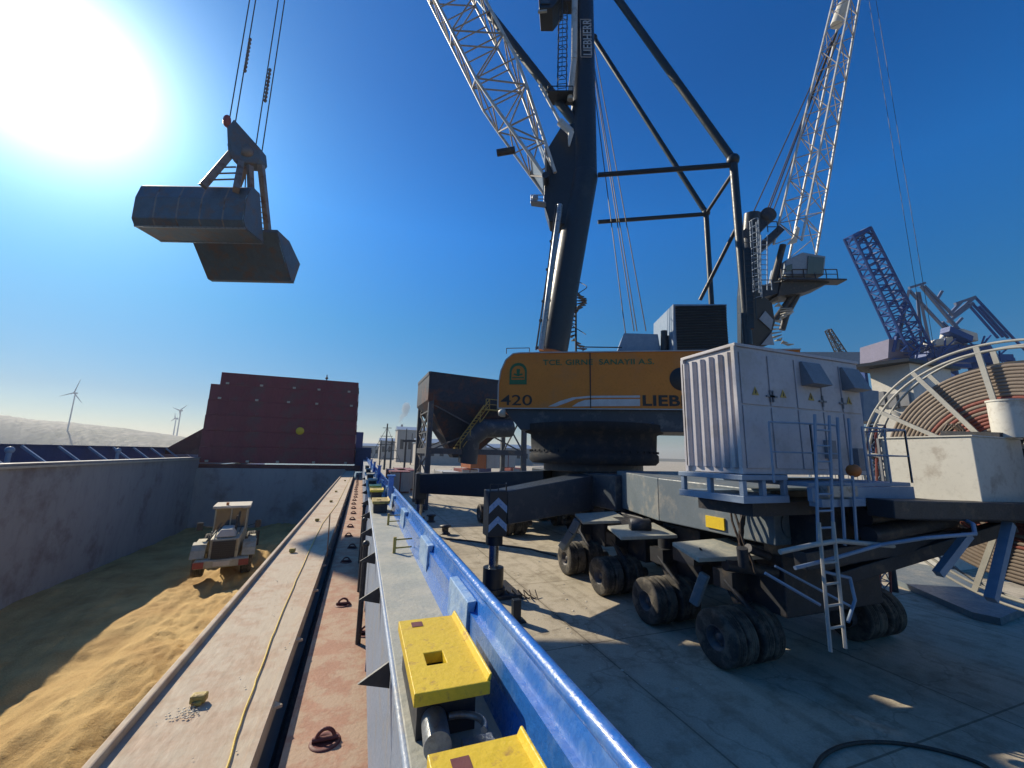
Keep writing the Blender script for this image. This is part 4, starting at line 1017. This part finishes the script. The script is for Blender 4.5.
ho = m.build('bin', M['hopper'], hop); so = ho.modifiers.new('t', 'SOLIDIFY'); so.thickness = .08
m = MB()
for i in range(4): m.beam(top[i], top[(i+1) % 4], .2, .3)
m.build('rim', M['hopper'], hop)
for (a, b_) in ((.3, .2), (W-.3, .2), (.3, D-.2), (W-.3, D-.2)):
    m = MB(); p = H(a, b_, 0); m.box(p.x-.22, p.x+.22, p.y-.22, p.y+.22, 0, zm+.5); m.build('leg', M['hopfr'], hop)
m = MB()
zb1 = 5.0
for a, b_, c, d in ((.3,.2,W-.3,.2), (.3,D-.2,W-.3,D-.2), (.3,.2,.3,D-.2), (W-.3,.2,W-.3,D-.2)):
    m.beam(H(a, b_, zb1), H(c, d, zb1), .3, .5); m.beam(H(a, b_, zb1), H(c, d, zm-.3), .12, .12); m.beam(H(a, b_, zm-.3), H(c, d, zb1), .12, .12)
for k in range(5):
    z0 = 1+k*1.9; m.beam(H(.3, .2, z0), H(.3, D-.2, z0+1.9), .1, .1); m.beam(H(.3, D-.2, z0), H(.3, .2, z0+1.9), .1, .1); m.beam(H(.3, .2, z0), H(.3, D-.2, z0), .12, .12)
m.build('bracing', M['hopfr'], hop)
m = MB(); m.beam(H(2.6, -.4, zb1+.4), H(5.4, -.4, 9.4), .06, .06); m.beam(H(3.4, -.4, zb1+.4), H(6.0, -.4, 9.0), .06, .06); m.rail([H(5.6, -.4, 9.0), H(W, -.4, 9.0)], 1.0, .04)
for k in range(14): p = H(2.8+2.8*k/14, -.4, zb1+.3+4*k/14); m.beam(p, p+hb*.9, .25, .05)
m.beam(H(5.4, 0, 9.0), H(W, 0, 9.0), 1.0, .1); m.rail([H(3.0, -.9, zb1+.2), H(5.8, -.9, 8.9)], 1.0, .04, True, 1.5); m.build('stair', M['ygrey'], hop)
m = MB(); m.path([H(4.2, .5, 4.0), H(4.3, .2, 6.2), H(5.5, 0, 7.2), H(8.5, 0, 7.4)], .9, 14); m.build('chute', M['beamdark'], hop)

# ------------------------------------------------------------------ second crane (behind)
c2p = P(768, 345, 40); C2 = V(c2p.x, c2p.y, 0)
c2 = thing('mobile_harbour_crane', C2, 'second harbour crane in the background with a white lattice boom and glazed tower cab', 'crane')
D2 = 40
m = MB(); m.tube(P(752, 214, D2), P(748, 300, D2), .75, 16, 1.0); m.tube(P(748, 300, D2), P(752, 420, D2), 1.0, 16, 1.2); m.tube(V(C2.x-1.5, C2.y, 0), P(752, 420, D2), 1.9, 16); t2 = m.build('tower', M['tower'], c2)
m = MB(); m.prism([P(741, 294, D2-2.4), P(758, 292, D2-2.4), P(772, 303, D2-2.4), P(775, 322, D2-2.4), P(768, 345, D2-2.4), P(741, 346, D2-2.4)], FWD*.6); m.build('tower_foot', M['tower'], c2)
m = MB(); m.prism([P(765, 311, D2-2.5), P(773, 320, D2-2.5), P(771, 330, D2-2.5), P(759, 319, D2-2.5)], -FWD*.05); m.cut(); m.prism([P(761, 345, D2-2.5), P(771, 333, D2-2.5), P(774, 345, D2-2.5)], -FWD*.05); m.build('diamond_marking', M['rail'], c2)
m = MB(); m.path([P(799, 292, D2), P(793, 303, D2), P(786, 316, D2), P(782, 330, D2)], .3, 8); m.build('stair_brace', M['steel'], c2)
# head sheaves
m = MB(); m.beam(P(744, 240, D2), P(767, 216, D2), 1.0, 1.3); m.lathe([(0, -.5), (.75, -.5), (.75, .5), (0, .5)], P(766, 217, D2), FWD, 18); m.beam(P(756, 252, D2), P(777, 233, D2), 2, .7); m.rail([P(768, 232, D2-1), P(778, 232, D2-1)], 1.1, .05); m.build('head_platform', M['steel'], c2)
m = MB(); m.ladder(P(757, 310, D2-2.3), P(753, 222, D2-1.6), .6, RIGHT, .05, .5, -FWD*1.0); m.cut(); m.ladder(P(764, 290, D2-2.3), P(764, 235, D2-1.6), .6, RIGHT, .05, .5); m.rail([P(755, 290, D2-2.6), P(772, 290, D2-2.6)], 1.0, .05)
m.build('ladder', M['rail'], c2)
# cab
m = MB(); m.prism([P(782, 280, D2-1), P(830, 280, D2-1), P(829, 283, D2-1), P(805, 292, D2-1), P(778, 296, D2-1)], FWD*2.4); m.rail([P(782, 279, D2-1), P(838, 279, D2-1)], 1.0, .05); m.beam(P(782, 281, D2-.9), P(842, 282, D2-.9), 1.2, .15); m.build('cab_platform', M['steel'], c2)
m = MB(); m.prism([P(783, 276, D2-.8), P(824, 275, D2-.8), P(826, 256, D2-.8), P(803, 252, D2-.8), P(786, 260, D2-.8)], FWD*2.4); k2 = m.build('cab', M['rail'], c2, bevel=.08)
m = MB(); m.prism([P(807, 274, D2-.86), P(822, 274, D2-.86), P(824, 258, D2-.86), P(808, 256, D2-.86)], -FWD*.05); m.cut(); m.prism([P(786, 272, D2-.86), P(792, 270, D2-.86), P(792, 264, D2-.86), P(786, 266, D2-.86)], -FWD*.05); m.build('window', M['glass'], k2)
m = MB(); m.tube(P(771, 290, D2), P(783, 245, D2), .35, 10, .3); m.tube(P(775, 320, D2), P(795, 292, D2), .3, 10); m.beam(P(752, 296, D2), P(790, 286, D2), 1.6, 1.2); m.build('boom_strut', M['steel'], c2)
# spiral stair
m = MB(); q = P(783, 344, D2-1)
for k in range(26):
    g_ = k*.5; d_ = V(math.cos(g_), math.sin(g_), 0); m.prism([q+Z*(k*.3), q+Z*(k*.3)+d_*1.1+V(-d_.y, d_.x, 0)*.3, q+Z*(k*.3)+d_*1.1-V(-d_.y, d_.x, 0)*.3], (0, 0, .08))
m.build('spiral_stair', M['railw'], c2)
def lattice(f, t, w0, h0, w1, h1, n, side, rc, rl, mid_w=None):
    ax = (t-f).normalized(); sd = V(side)-ax*V(side).dot(ax); sd.normalize(); nn = ax.cross(sd)
    c = MB(); l = MB(); S = []
    for i in range(n+1):
        s_ = i/n
        if mid_w: w_ = w0+(mid_w-w0)*min(1, s_/.35) if s_ < .7 else mid_w+(w1-mid_w)*(s_-.7)/.3; h_ = w_*h0/w0
        else: w_ = w0+(w1-w0)*s_; h_ = h0+(h1-h0)*s_
        S.append([f.lerp(t, s_)+sd*w_/2*i_+nn*h_/2*j_ for i_, j_ in ((1,-1),(1,1),(-1,1),(-1,-1))])
    for i in range(n):
        for k in range(4):
            c.tube(S[i][k], S[i+1][k], rc, 6); l.tube(S[i+1][k], S[i+1][(k+1) % 4], rl, 5)
            if i % 2: l.tube(S[i][k], S[i+1][(k+1) % 4], rl, 5)
            else: l.tube(S[i][(k+1) % 4], S[i+1][k], rl, 5)
    return c, l
f2 = P(795, 250, D2); t2_ = P(862, -75, D2)
c_, l_ = lattice(f2, t2_, 4.0, 2.4, 1.6, 1.2, 15, RIGHT*.8+FWD*.6, .12, .045)
bo2 = c_.build('boom', M['boom'], c2); l_.build('lacing', M['lace'], bo2)
m = MB(); m.prism([P(788, 244, D2-.5), P(794, 236, D2-.5), P(797, 226, D2-.5), P(800, 228, D2-.5), P(797, 242, D2-.5)], FWD*.2); m.cut(); m.tube(P(836, 25, D2), P(843, 5, D2), .5, 8); m.build('boom_gear', M['box'], bo2)
m = MB()
for (a, b_, c, d) in ((766, 213, 837, 30), (768, 213, 838, 30), (772, 214, 840, 34), (753, 213, 831, 42)): m.tube(P(a, b_, D2), P(c, d, D2), .06, 5)
for px in (869, 876): p = P(px, 0, D2-2); m.tube(p+Z*6, V(p.x, p.y, 9), .018, 5)
m.build('rope', M['hose'], c2)
m = MB(); m.prism([P(700, 352, D2+2), P(860, 352, D2+2), P(860, 395, D2+2), P(700, 395, D2+2)], FWD*5); m.build('machine_house', M['rail'], c2)
m = MB(); m.box(C2.x-8, C2.x+8, C2.y-6, C2.y+6, 1.2, 2.6); m.build('chassis', M['chassis'], c2)

# ------------------------------------------------------------------ blue port cranes
DB = 95
b1 = thing('port_crane', P(925, 355, DB)*1, 'blue port crane with a steep ladder-like lattice boom rising left', 'crane', 'blue port cranes in the distance'); b1.location.z = 0
f, t = P(918, 358, DB), P(857, 233, DB)
c_, l_ = lattice(f, t, 5.2, 3.0, 4.4, 2.6, 16, RIGHT, .32, .17); bb = c_.build('boom', M['bluecrane'], b1); l_.build('lacing', M['bluecrane'], bb)
m = MB(); m.tube(P(885, 255, DB), P(905, 300, DB), .25, 6); m.tube(P(868, 230, DB), P(885, 255, DB), .2, 6); m.beam(P(866, 232, DB), P(850, 240, DB), 3, .6); m.tube(P(905, 300, DB), P(893, 352, DB), .4, 6); m.build('boom_tie', M['bluecrane'], b1)
m = MB(); m.prism([P(888, 358, DB), P(915, 358, DB), P(915, 341, DB), P(889, 339, DB)], FWD*8); m.build('machine_house', M['pink'], b1)
def legs(t_, x0, x1, y):
    m = MB()
    for x in (x0, x1):
        for k in (0, 8): p = P(x, y, DB)+FWD*k; m.beam(p, V(p.x, p.y, 0), 1.2, 1.2)
    for k in (0, 8): a, b_ = P(x0, y, DB)+FWD*k, P(x1, y, DB)+FWD*k; m.beam(a, b_, 1.5, 1.5)
    m.build('portal_leg', M['bluecrane'], t_)
legs(b1, 892, 925, 362)
b2 = thing('port_crane', P(960, 350, DB), 'grey-blue port crane, middle of the distant group, with triangular frame', 'crane', 'blue port cranes in the distance'); b2.location.z = 0
m = MB()
for a, b_ in (((909, 288), (925, 283)), ((909, 290), (897, 350)), ((909, 290), (948, 332)), ((921, 286), (968, 340)), ((921, 286), (958, 330)), ((917, 292), (922, 352)), ((919, 292), (930, 345)), ((924, 286), (952, 314)), ((930, 352), (962, 318)), ((938, 298), (942, 291)), ((942, 322), (966, 345))):
    m.beam(P(*a, DB), P(*b_, DB), .5, .5)
m.build('frame', M['bluegrey'], b2)
m = MB(); m.beam(P(945, 330, DB-1), P(968, 340, DB-1), 2, 1.4); m.prism([P(930, 358, DB), P(1000, 358, DB), P(990, 344, DB), P(935, 345, DB)], FWD*6); m.build('slewing_deck', M['bluecrane'], b2)
m = MB(); m.prism([P(934, 346, DB-1), P(955, 344, DB-1), P(953, 336, DB-1), P(937, 339, DB-1)], FWD*5); m.prism([P(960, 339, DB-1), P(979, 341, DB-1), P(978, 333, DB-1), P(962, 328, DB-1)], FWD*5); m.build('machine_house', M['plaster'], b2, bevel=.2)
legs(b2, 935, 990, 360)
b3 = thing('port_crane', P(1000, 350, DB), 'blue port crane at the far right, its boom sloping down behind the cable reel', 'crane', 'blue port cranes in the distance'); b3.location.z = 0
m = MB()
for a, b_ in (((975, 297), (952, 316)), ((973, 303), (948, 322)), ((975, 297), (955, 304)), ((961, 302), (948, 316))): m.beam(P(*a, DB+3), P(*b_, DB+3), .6, .6)
m.build('frame', M['bluegrey'], b3)
m = MB()
for a, b_ in (((975, 297), (1013, 338)), ((972, 303), (1003, 337)), ((979, 306), (1008, 338)), ((968, 304), (998, 338)), ((1005, 330), (1035, 360))): m.beam(P(*a, DB+3), P(*b_, DB+3), .4, .4)
m.build('boom', M['bluecrane'], b3); legs(b3, 975, 1010, 358)
m = MB()
for k in range(40):
    a = P(random.uniform(905, 1000), random.uniform(345, 358), DB-2); m.beam(a, a+RIGHT*random.uniform(-4, 4)+Z*random.uniform(-3, 3), .25, .25)
m.build('walkway_railing', M['bluecrane'], b2)
b4_ = thing('port_crane', P(838, 355, 160), 'tiny grey crane jib showing above the white container', 'crane'); b4_.location.z = 0
c_, l_ = lattice(P(846, 362, 160), P(828, 330, 160), 3.0, 2.5, 1.5, 1.5, 8, RIGHT, .25, .13); c_.build('boom', M['steel'], b4_); l_.build('lacing', M['steel'], b4_)
p = P(846, 362, 160); MB().beam(p, V(p.x, p.y, 0), 3, 3).build('mast', M['steel'], b4_)

# ------------------------------------------------------------------ white cabin tower
KX = 25; kb_ = [onx(879, 440, KX), onx(921, 440, KX)]; kb_.append(kb_[1]+V(3.6, 0, 0)); kz = onx(921, 361, KX).z
cabn = thing('control_cabin', V(kb_[1].x, kb_[1].y, 0), 'cream flat-roofed control building behind the cable reel', 'building')
kk = [V(p.x, p.y, 0) for p in kb_]; kk.append(kk[0]+kk[2]-kk[1])
MB().prism(kk, (0, 0, kz)).build('wall', M['plaster'], cabn)
cc = sum(kk, V(0,0,0))/4
MB().prism([cc+(p-cc)*(1.75 if i in (0, 3) else 1.25)+Z*(kz+.002) for i, p in enumerate(kk)], (0, 0, .16)).build('roof', M['roof'], cabn)
m = MB()
for x, y in ((881, 392), (893, 394), (905, 392)): 
    p = onx(x, y, KX-.05); m.beam(p, p+Z*-.7, .35, .3); m.cut()
m.build('wall_bracket', M['vent'], cabn)
MB().box(0, .01, 0, .01, 0, .01)
jb = thing('junction_cabinet', P(871, 440, 16), 'small grey cabinet on a post left of the cream control building', 'cabinet'); jb.location.z = 0
m = MB(); m.prism([P(864, 421, 16), P(879, 423, 16), P(879, 391, 16), P(863, 389, 16)], FWD*.8); m.build('box', M['rail'], jb, bevel=.02)
p = P(872, 422, 16.4); MB().tube(V(p.x, p.y, 0), p, .12, 10).build('post', M['steel'], jb)
lt_ = thing('ladder_frame', P(860, 460, 13), 'red and white painted lattice post between the container and the cable reel', 'lattice post'); lt_.location.z = 0
p = V(lt_.location.x, lt_.location.y, 0)
c_, l_ = lattice(V(p.x, p.y, 0), P(876, 425, 13), .35, .35, .3, .3, 14, RIGHT, .03, .018); c_.build('rails', M['c_red'], lt_); l_.build('rungs', M['rail'], lt_)

# ------------------------------------------------------------------ shipping containers (background)
cols = {'red': 'c_red', 'orange': 'c_org', 'pale grey': 'c_wht', 'dark blue': 'c_blu'}
def container(px, d, lvl, colr, label, long=6.06, rz=0.0, x=None):
    p = P(px, 470, d); base = V(p.x, p.y, lvl*2.6+.01)
    t = thing('shipping_container', base, label, 'shipping container', 'shipping containers on the quay')
    a = Matrix.Rotation(rz, 3, 'Z') @ V(1, 0, 0); b_ = V(-a.y, a.x, 0)
    m = MB(); m.obox(base+Z*1.3+b_*long/2, a*1.16, b_*(long/2-.05), Z*1.22)
    n_ = 14
    for i in range(n_):
        q = base+b_*(long*(i+.5)/n_)+Z*1.3
        for s_ in (-1, 1): m.obox(q+a*1.175*s_, a*.02, b_*long/n_*.28, Z*1.15)
    m.build('body', M[cols[colr]], t)
    m = MB()
    for i in (-1, 1):
        for j in (0, 1): m.obox(base+Z*1.3+a*1.16*i+b_*long*j, a*.06, b_*.06, Z*1.29)
    for i in (-.58, .58): m.obox(base+Z*1.3+a*i-b_*.0, a*.5, b_*.03, Z*1.1)
    for i in (-.85, -.35, .35, .85): m.obox(base+Z*1.3+a*i-b_*.06, a*.03, b_*.03, Z*1.15)
    m.build('door_frame', M[cols[colr]] if colr != 'red' else M['c_wht'], t)
    return t
container(401, 48, 0, 'red', 'dark red shipping container with pale end, left of the hopper legs', 9)
container(408, 52, 0, 'red', 'dark red shipping container just behind and right of the pale-ended one', 9)
container(478, 60, 1, 'orange', 'orange shipping container showing between the hopper legs', 6)
container(470, 60, 0, 'red', 'red shipping container under the orange one, seen between the hopper legs', 6)
container(494, 62, 1, 'pale grey', 'pale shipping container right of the orange one', 6)
container(452, 50, 0, 'pale grey', 'pale shipping container low behind the dark outrigger beam', 6)
container(485, 75, 0, 'dark blue', 'dark blue shipping container far behind the chevron jack', 6)
container(520, 70, 0, 'red', 'red shipping container far behind the crane wheels, leftmost of those', 6)
container(560, 72, 0, 'dark blue', 'dark blue shipping container behind the crane turntable', 6)
container(462, 64, 2, 'red', 'red shipping container, topmost seen between the hopper legs', 6)
container(508, 66, 1, 'red', 'red shipping container right of the pale one behind the crane', 6)
container(868, 42, 0, 'orange', 'orange shipping container low behind the reel arm', 6)
container(874, 42, 1, 'pale grey', 'pale shipping container on top of the orange one behind the reel', 6)

# second truck-like machine under hopper (front wheels of a hopper bogie)
# ------------------------------------------------------------------ far masts, chimney, turbines, lights
def turbine(px, pyb, pyh, d, ang, label, blade=1.0):
    b_ = P(px, pyb, d); b_.z = 0; top = P(px, pyh, d).z
    t = thing('wind_turbine', b_, label, 'wind turbine', 'wind turbines on the hills')
    MB().tube(b_, V(b_.x, b_.y, top), 1.6*d/900, 12, 1.0*d/900).build('tower', M['boom'], t)
    hub = V(b_.x, b_.y, top)-FWD*3*d/900
    MB().beam(hub-FWD*1, hub+FWD*7*d/900, 3*d/900, 3*d/900).ball(hub, 2*d/900, 6, 8).build('nacelle', M['boom'], t)
    for k in range(3):
        g_ = math.radians(ang+120*k); dr = RIGHT*math.cos(g_)+Z*math.sin(g_)
        MB().beam(hub, hub+dr*blade*d/900*38, .8*d/900, 2.6*d/900, FWD.cross(dr), .4*d/900, .5*d/900).build('blade', M['boom'], t)
turbine(67.5, 430, 392, 800, 75, 'wind turbine with visible blades on the hill at left', .85)
turbine(176, 440, 410, 1000, 40, 'right wind turbine of the two close ones near the red hatch covers', .5)
turbine(172.5, 440, 418, 1300, 100, 'fainter wind turbine close behind another near the hatch covers', .3)
# chimney + smoke
ch = P(399.5, 460, 420); ch.z = 0; zt2 = P(399.5, 424, 420).z
tag(MB().tube(ch, V(ch.x, ch.y, zt2), 1.7, 14, 1.1).build('chimney', M['chim']), 'thin smoking factory chimney in the far distance', 'chimney')
sm_ = bpy.data.materials.new('smoke'); sm_.use_nodes = True; nt = sm_.node_tree; nt.nodes.remove(nt.nodes['Principled BSDF'])
pv = nt.nodes.new('ShaderNodeVolumePrincipled'); pv.inputs['Density'].default_value = .14; pv.inputs['Color'].default_value = (.95,.95,.95,1)
nt.links.new(pv.outputs[0], nt.nodes['Material Output'].inputs['Volume'])
m = MB()
q = V(ch.x, ch.y, zt2); rr = random.Random(4)
for k in range(12): s_ = k/11; m.ball(q+RIGHT*(s_*6-2+rr.uniform(-1.5, 1.5))+Z*(2+s_*17), 1.2+3.4*s_, 8, 10, 1, 1, 1.1)
sk = m.build('smoke_plume', sm_); rm = sk.modifiers.new('r', 'REMESH'); rm.mode = 'VOXEL'; rm.voxel_size = .7
tag(sk, 'white smoke plume rising from the distant chimney', 'smoke', kind='stuff')
def mast(px, pyt, d, label, r=.25, arms=0):
    b_ = P(px, 470, d); b_.z = 0; zt3 = P(px, pyt, d).z; m = MB(); m.tube(b_, V(b_.x, b_.y, zt3), r, 8, r*.6)
    for k in range(arms): z_ = zt3-1.2-k*2.3; m.beam(V(b_.x, b_.y, z_)-RIGHT*1.2*(1+k*.4), V(b_.x, b_.y, z_)+RIGHT*1.2*(1+k*.4), .15, .15)
    for k in range(arms): m.tube(V(b_.x, b_.y, zt3-1), V(b_.x, b_.y, zt3-7)+RIGHT*(3 if k % 2 else -3), .06, 5)
    t = m.build('mast', M['steel']); tag(t, label, 'mast', 'masts beyond the quay')
mast(384, 423, 110, 'tall ship mast with stays, leftmost beyond the quay', .3, 3)
mast(390, 438, 115, 'short mast with crossarms beside the tallest one', .3, 3)
mast(404, 428, 150, 'slim lamp mast just right of the smoking chimney', .3)
mast(379, 440, 120, 'shortest thin pole left of the ship masts', .2, 1)
mast(410, 433, 160, 'thin pale lamp mast nearest to the hopper', .25)
# gantry frame
gt = P(409, 470, 85); gt.z = 0
m = MB(); za = P(409, 441, 85).z
for x in (404, 420): p = P(x, 470, 85); m.beam(V(p.x, p.y, 0), V(p.x, p.y, za), .4, .4)
m.beam(P(403, 441, 85), P(421, 441, 85), .5, .5)
tag(m.build('gantry_frame', M['steel']), 'low dark gantry frame left of the hopper', 'gantry')
# low harbour buildings in the distance
bi = 0
for px, w_, h_, d, lab in ((382, 30, 9, 300, 'low hazy harbour shed at the far end of the quay, leftmost'), (396, 22, 12, 260, 'grey harbour building below the chimney'), (412, 16, 16, 200, 'pale blocky building behind the gantry frame'), (452, 30, 9, 170, 'white low building seen between the hopper legs'), (500, 34, 8, 190, 'long pale warehouse beyond the chevron jack'), (560, 40, 8, 220, 'warehouse glimpsed under the machine house')):
    p = P(px, 465, d); t = thing('harbour_building', V(p.x, p.y, 0), lab, 'building', 'buildings beyond the quay')
    m = MB(); m.box(p.x-w_/2, p.x+w_/2, p.y, p.y+14, 0, h_); m.build('wall', M['town'], t)
    m = MB(); m.prism([(p.x-w_/2-.4, p.y-.4, h_+.01), (p.x-w_/2-.4, p.y+14.4, h_+.01), (p.x-w_/2-.4, p.y+7, h_+2)], (w_+.8, 0, 0)); m.build('roof', M['rail'], t)
    m = MB()
    for k in range(int(w_/4)): m.box(p.x-w_/2+1.5+k*4, p.x-w_/2+3.2+k*4, p.y-.05, p.y-.01, h_*.4, h_*.7)
    m.build('windows', M['steel'], t)

hz = bpy.data.materials.new('haze'); hz.use_nodes = True; nt = hz.node_tree; nt.nodes.remove(nt.nodes['Principled BSDF'])
pv = nt.nodes.new('ShaderNodeVolumePrincipled'); pv.inputs['Density'].default_value = .00022; pv.inputs['Color'].default_value = (.86,.92,1,1); pv.inputs['Anisotropy'].default_value = .3
nt.links.new(pv.outputs[0], nt.nodes['Material Output'].inputs['Volume'])
hb_ = MB().box(-3100, 2600, -350, 3100, -5.2, 90).build('haze', hz); tag(hb_, kind='stuff'); hb_['label'] = 'thin pale haze over the harbour'
# ------------------------------------------------------------------ world, sun, camera
sd = ray(57, 72).normalized(); el = math.asin(sd.z); az = math.atan2(sd.x, sd.y)
wd = bpy.data.worlds.new('World'); sc.world = wd; wd.use_nodes = True; nt = wd.node_tree; N = nt.nodes; L = nt.links
bg = N['Background']; sky = N.new('ShaderNodeTexSky'); sky.sky_type = 'NISHITA'; sky.sun_disc = False; sky.sun_elevation = el; sky.sun_rotation = az
sky.air_density = 1.0; sky.dust_density = .3; sky.ozone_density = 3; sky.altitude = 0
hsv = N.new('ShaderNodeHueSaturation'); hsv.inputs['Saturation'].default_value = 1.32; hsv.inputs['Value'].default_value = 1; L.new(sky.outputs[0], hsv.inputs['Color'])
# bright aureole of the hazy sky round the sun
tc = N.new('ShaderNodeTexCoord'); dt = N.new('ShaderNodeVectorMath'); dt.operation = 'DOT_PRODUCT'; L.new(tc.outputs['Generated'], dt.inputs[0]); dt.inputs[1].default_value = sd
ac = N.new('ShaderNodeMath'); ac.operation = 'ARCCOSINE'; L.new(dt.outputs['Value'], ac.inputs[0])
def glow(k, width, pw):
    a = N.new('ShaderNodeMath'); a.operation = 'DIVIDE'; L.new(ac.outputs[0], a.inputs[0]); a.inputs[1].default_value = width
    p_ = N.new('ShaderNodeMath'); p_.operation = 'POWER'; L.new(a.outputs[0], p_.inputs[0]); p_.inputs[1].default_value = pw
    n_ = N.new('ShaderNodeMath'); n_.operation = 'MULTIPLY'; L.new(p_.outputs[0], n_.inputs[0]); n_.inputs[1].default_value = -1
    e = N.new('ShaderNodeMath'); e.operation = 'EXPONENT'; L.new(n_.outputs[0], e.inputs[0])
    s_ = N.new('ShaderNodeMath'); s_.operation = 'MULTIPLY'; L.new(e.outputs[0], s_.inputs[0]); s_.inputs[1].default_value = k
    return s_.outputs[0]
g1 = glow(52, .058, 1.05); g2 = glow(1.3, .30, 1.3)
ad = N.new('ShaderNodeMath'); ad.operation = 'ADD'; L.new(g1, ad.inputs[0]); L.new(g2, ad.inputs[1])
cm = N.new('ShaderNodeVectorMath'); cm.operation = 'SCALE'; cm.inputs[0].default_value = (1, .98, .95); L.new(ad.outputs[0], cm.inputs['Scale'])
sm2 = N.new('ShaderNodeVectorMath'); sm2.operation = 'ADD'; tn = N.new('ShaderNodeVectorMath'); tn.operation = 'MULTIPLY'; sx_ = N.new('ShaderNodeSeparateXYZ'); L.new(tc.outputs['Generated'], sx_.inputs[0]); cr_ = N.new('ShaderNodeValToRGB'); L.new(sx_.outputs['Z'], cr_.inputs[0]); ee = cr_.color_ramp.elements
for _ in range(3): ee.new(.5)
for el_, (p_, c_) in zip(ee, ((0, (.62,.60,.66)), (.1, (.46,.56,.66)), (.29, (.36,.88,1.0)), (.5, (.34,1.18,1.55)), (.7, (.25,.98,1.38)))): el_.position = p_; el_.color = (*c_, 1)
L.new(cr_.outputs[0], tn.inputs[1])
L.new(hsv.outputs[0], tn.inputs[0]); L.new(tn.outputs[0], sm2.inputs[0]); L.new(cm.outputs[0], sm2.inputs[1])
L.new(sm2.outputs[0], bg.inputs['Color']); bg.inputs['Strength'].default_value = .083
sl = bpy.data.lights.new('Sun', 'SUN'); sl.energy = 4.8; sl.angle = math.radians(.5); sl.color = (1, .88, .68)
so_ = bpy.data.objects.new('Sun', sl); COL.objects.link(so_); so_.rotation_euler = sd.to_track_quat('Z', 'Y').to_euler(); so_.location = (0, 0, 60)

cam = bpy.data.cameras.new('Camera'); co = bpy.data.objects.new('Camera', cam); COL.objects.link(co); sc.camera = co
cam.sensor_width = 36; cam.sensor_fit = 'HORIZONTAL'; cam.lens = F/1024*36; cam.clip_start = .05; cam.clip_end = 8000
r = V(Xc.x, Yc.x, Zc.x); up = V(Xc.y, Yc.y, Zc.y); fw = V(Xc.z, Yc.z, Zc.z)
mt = Matrix((r, up, -fw)).transposed().to_4x4(); mt.translation = CAM; co.matrix_world = mt
sc.view_settings.view_transform = 'Standard'; sc.view_settings.look = 'None'; sc.view_settings.exposure = .25; sc.view_settings.gamma = 1
sc.render.engine = 'CYCLES'
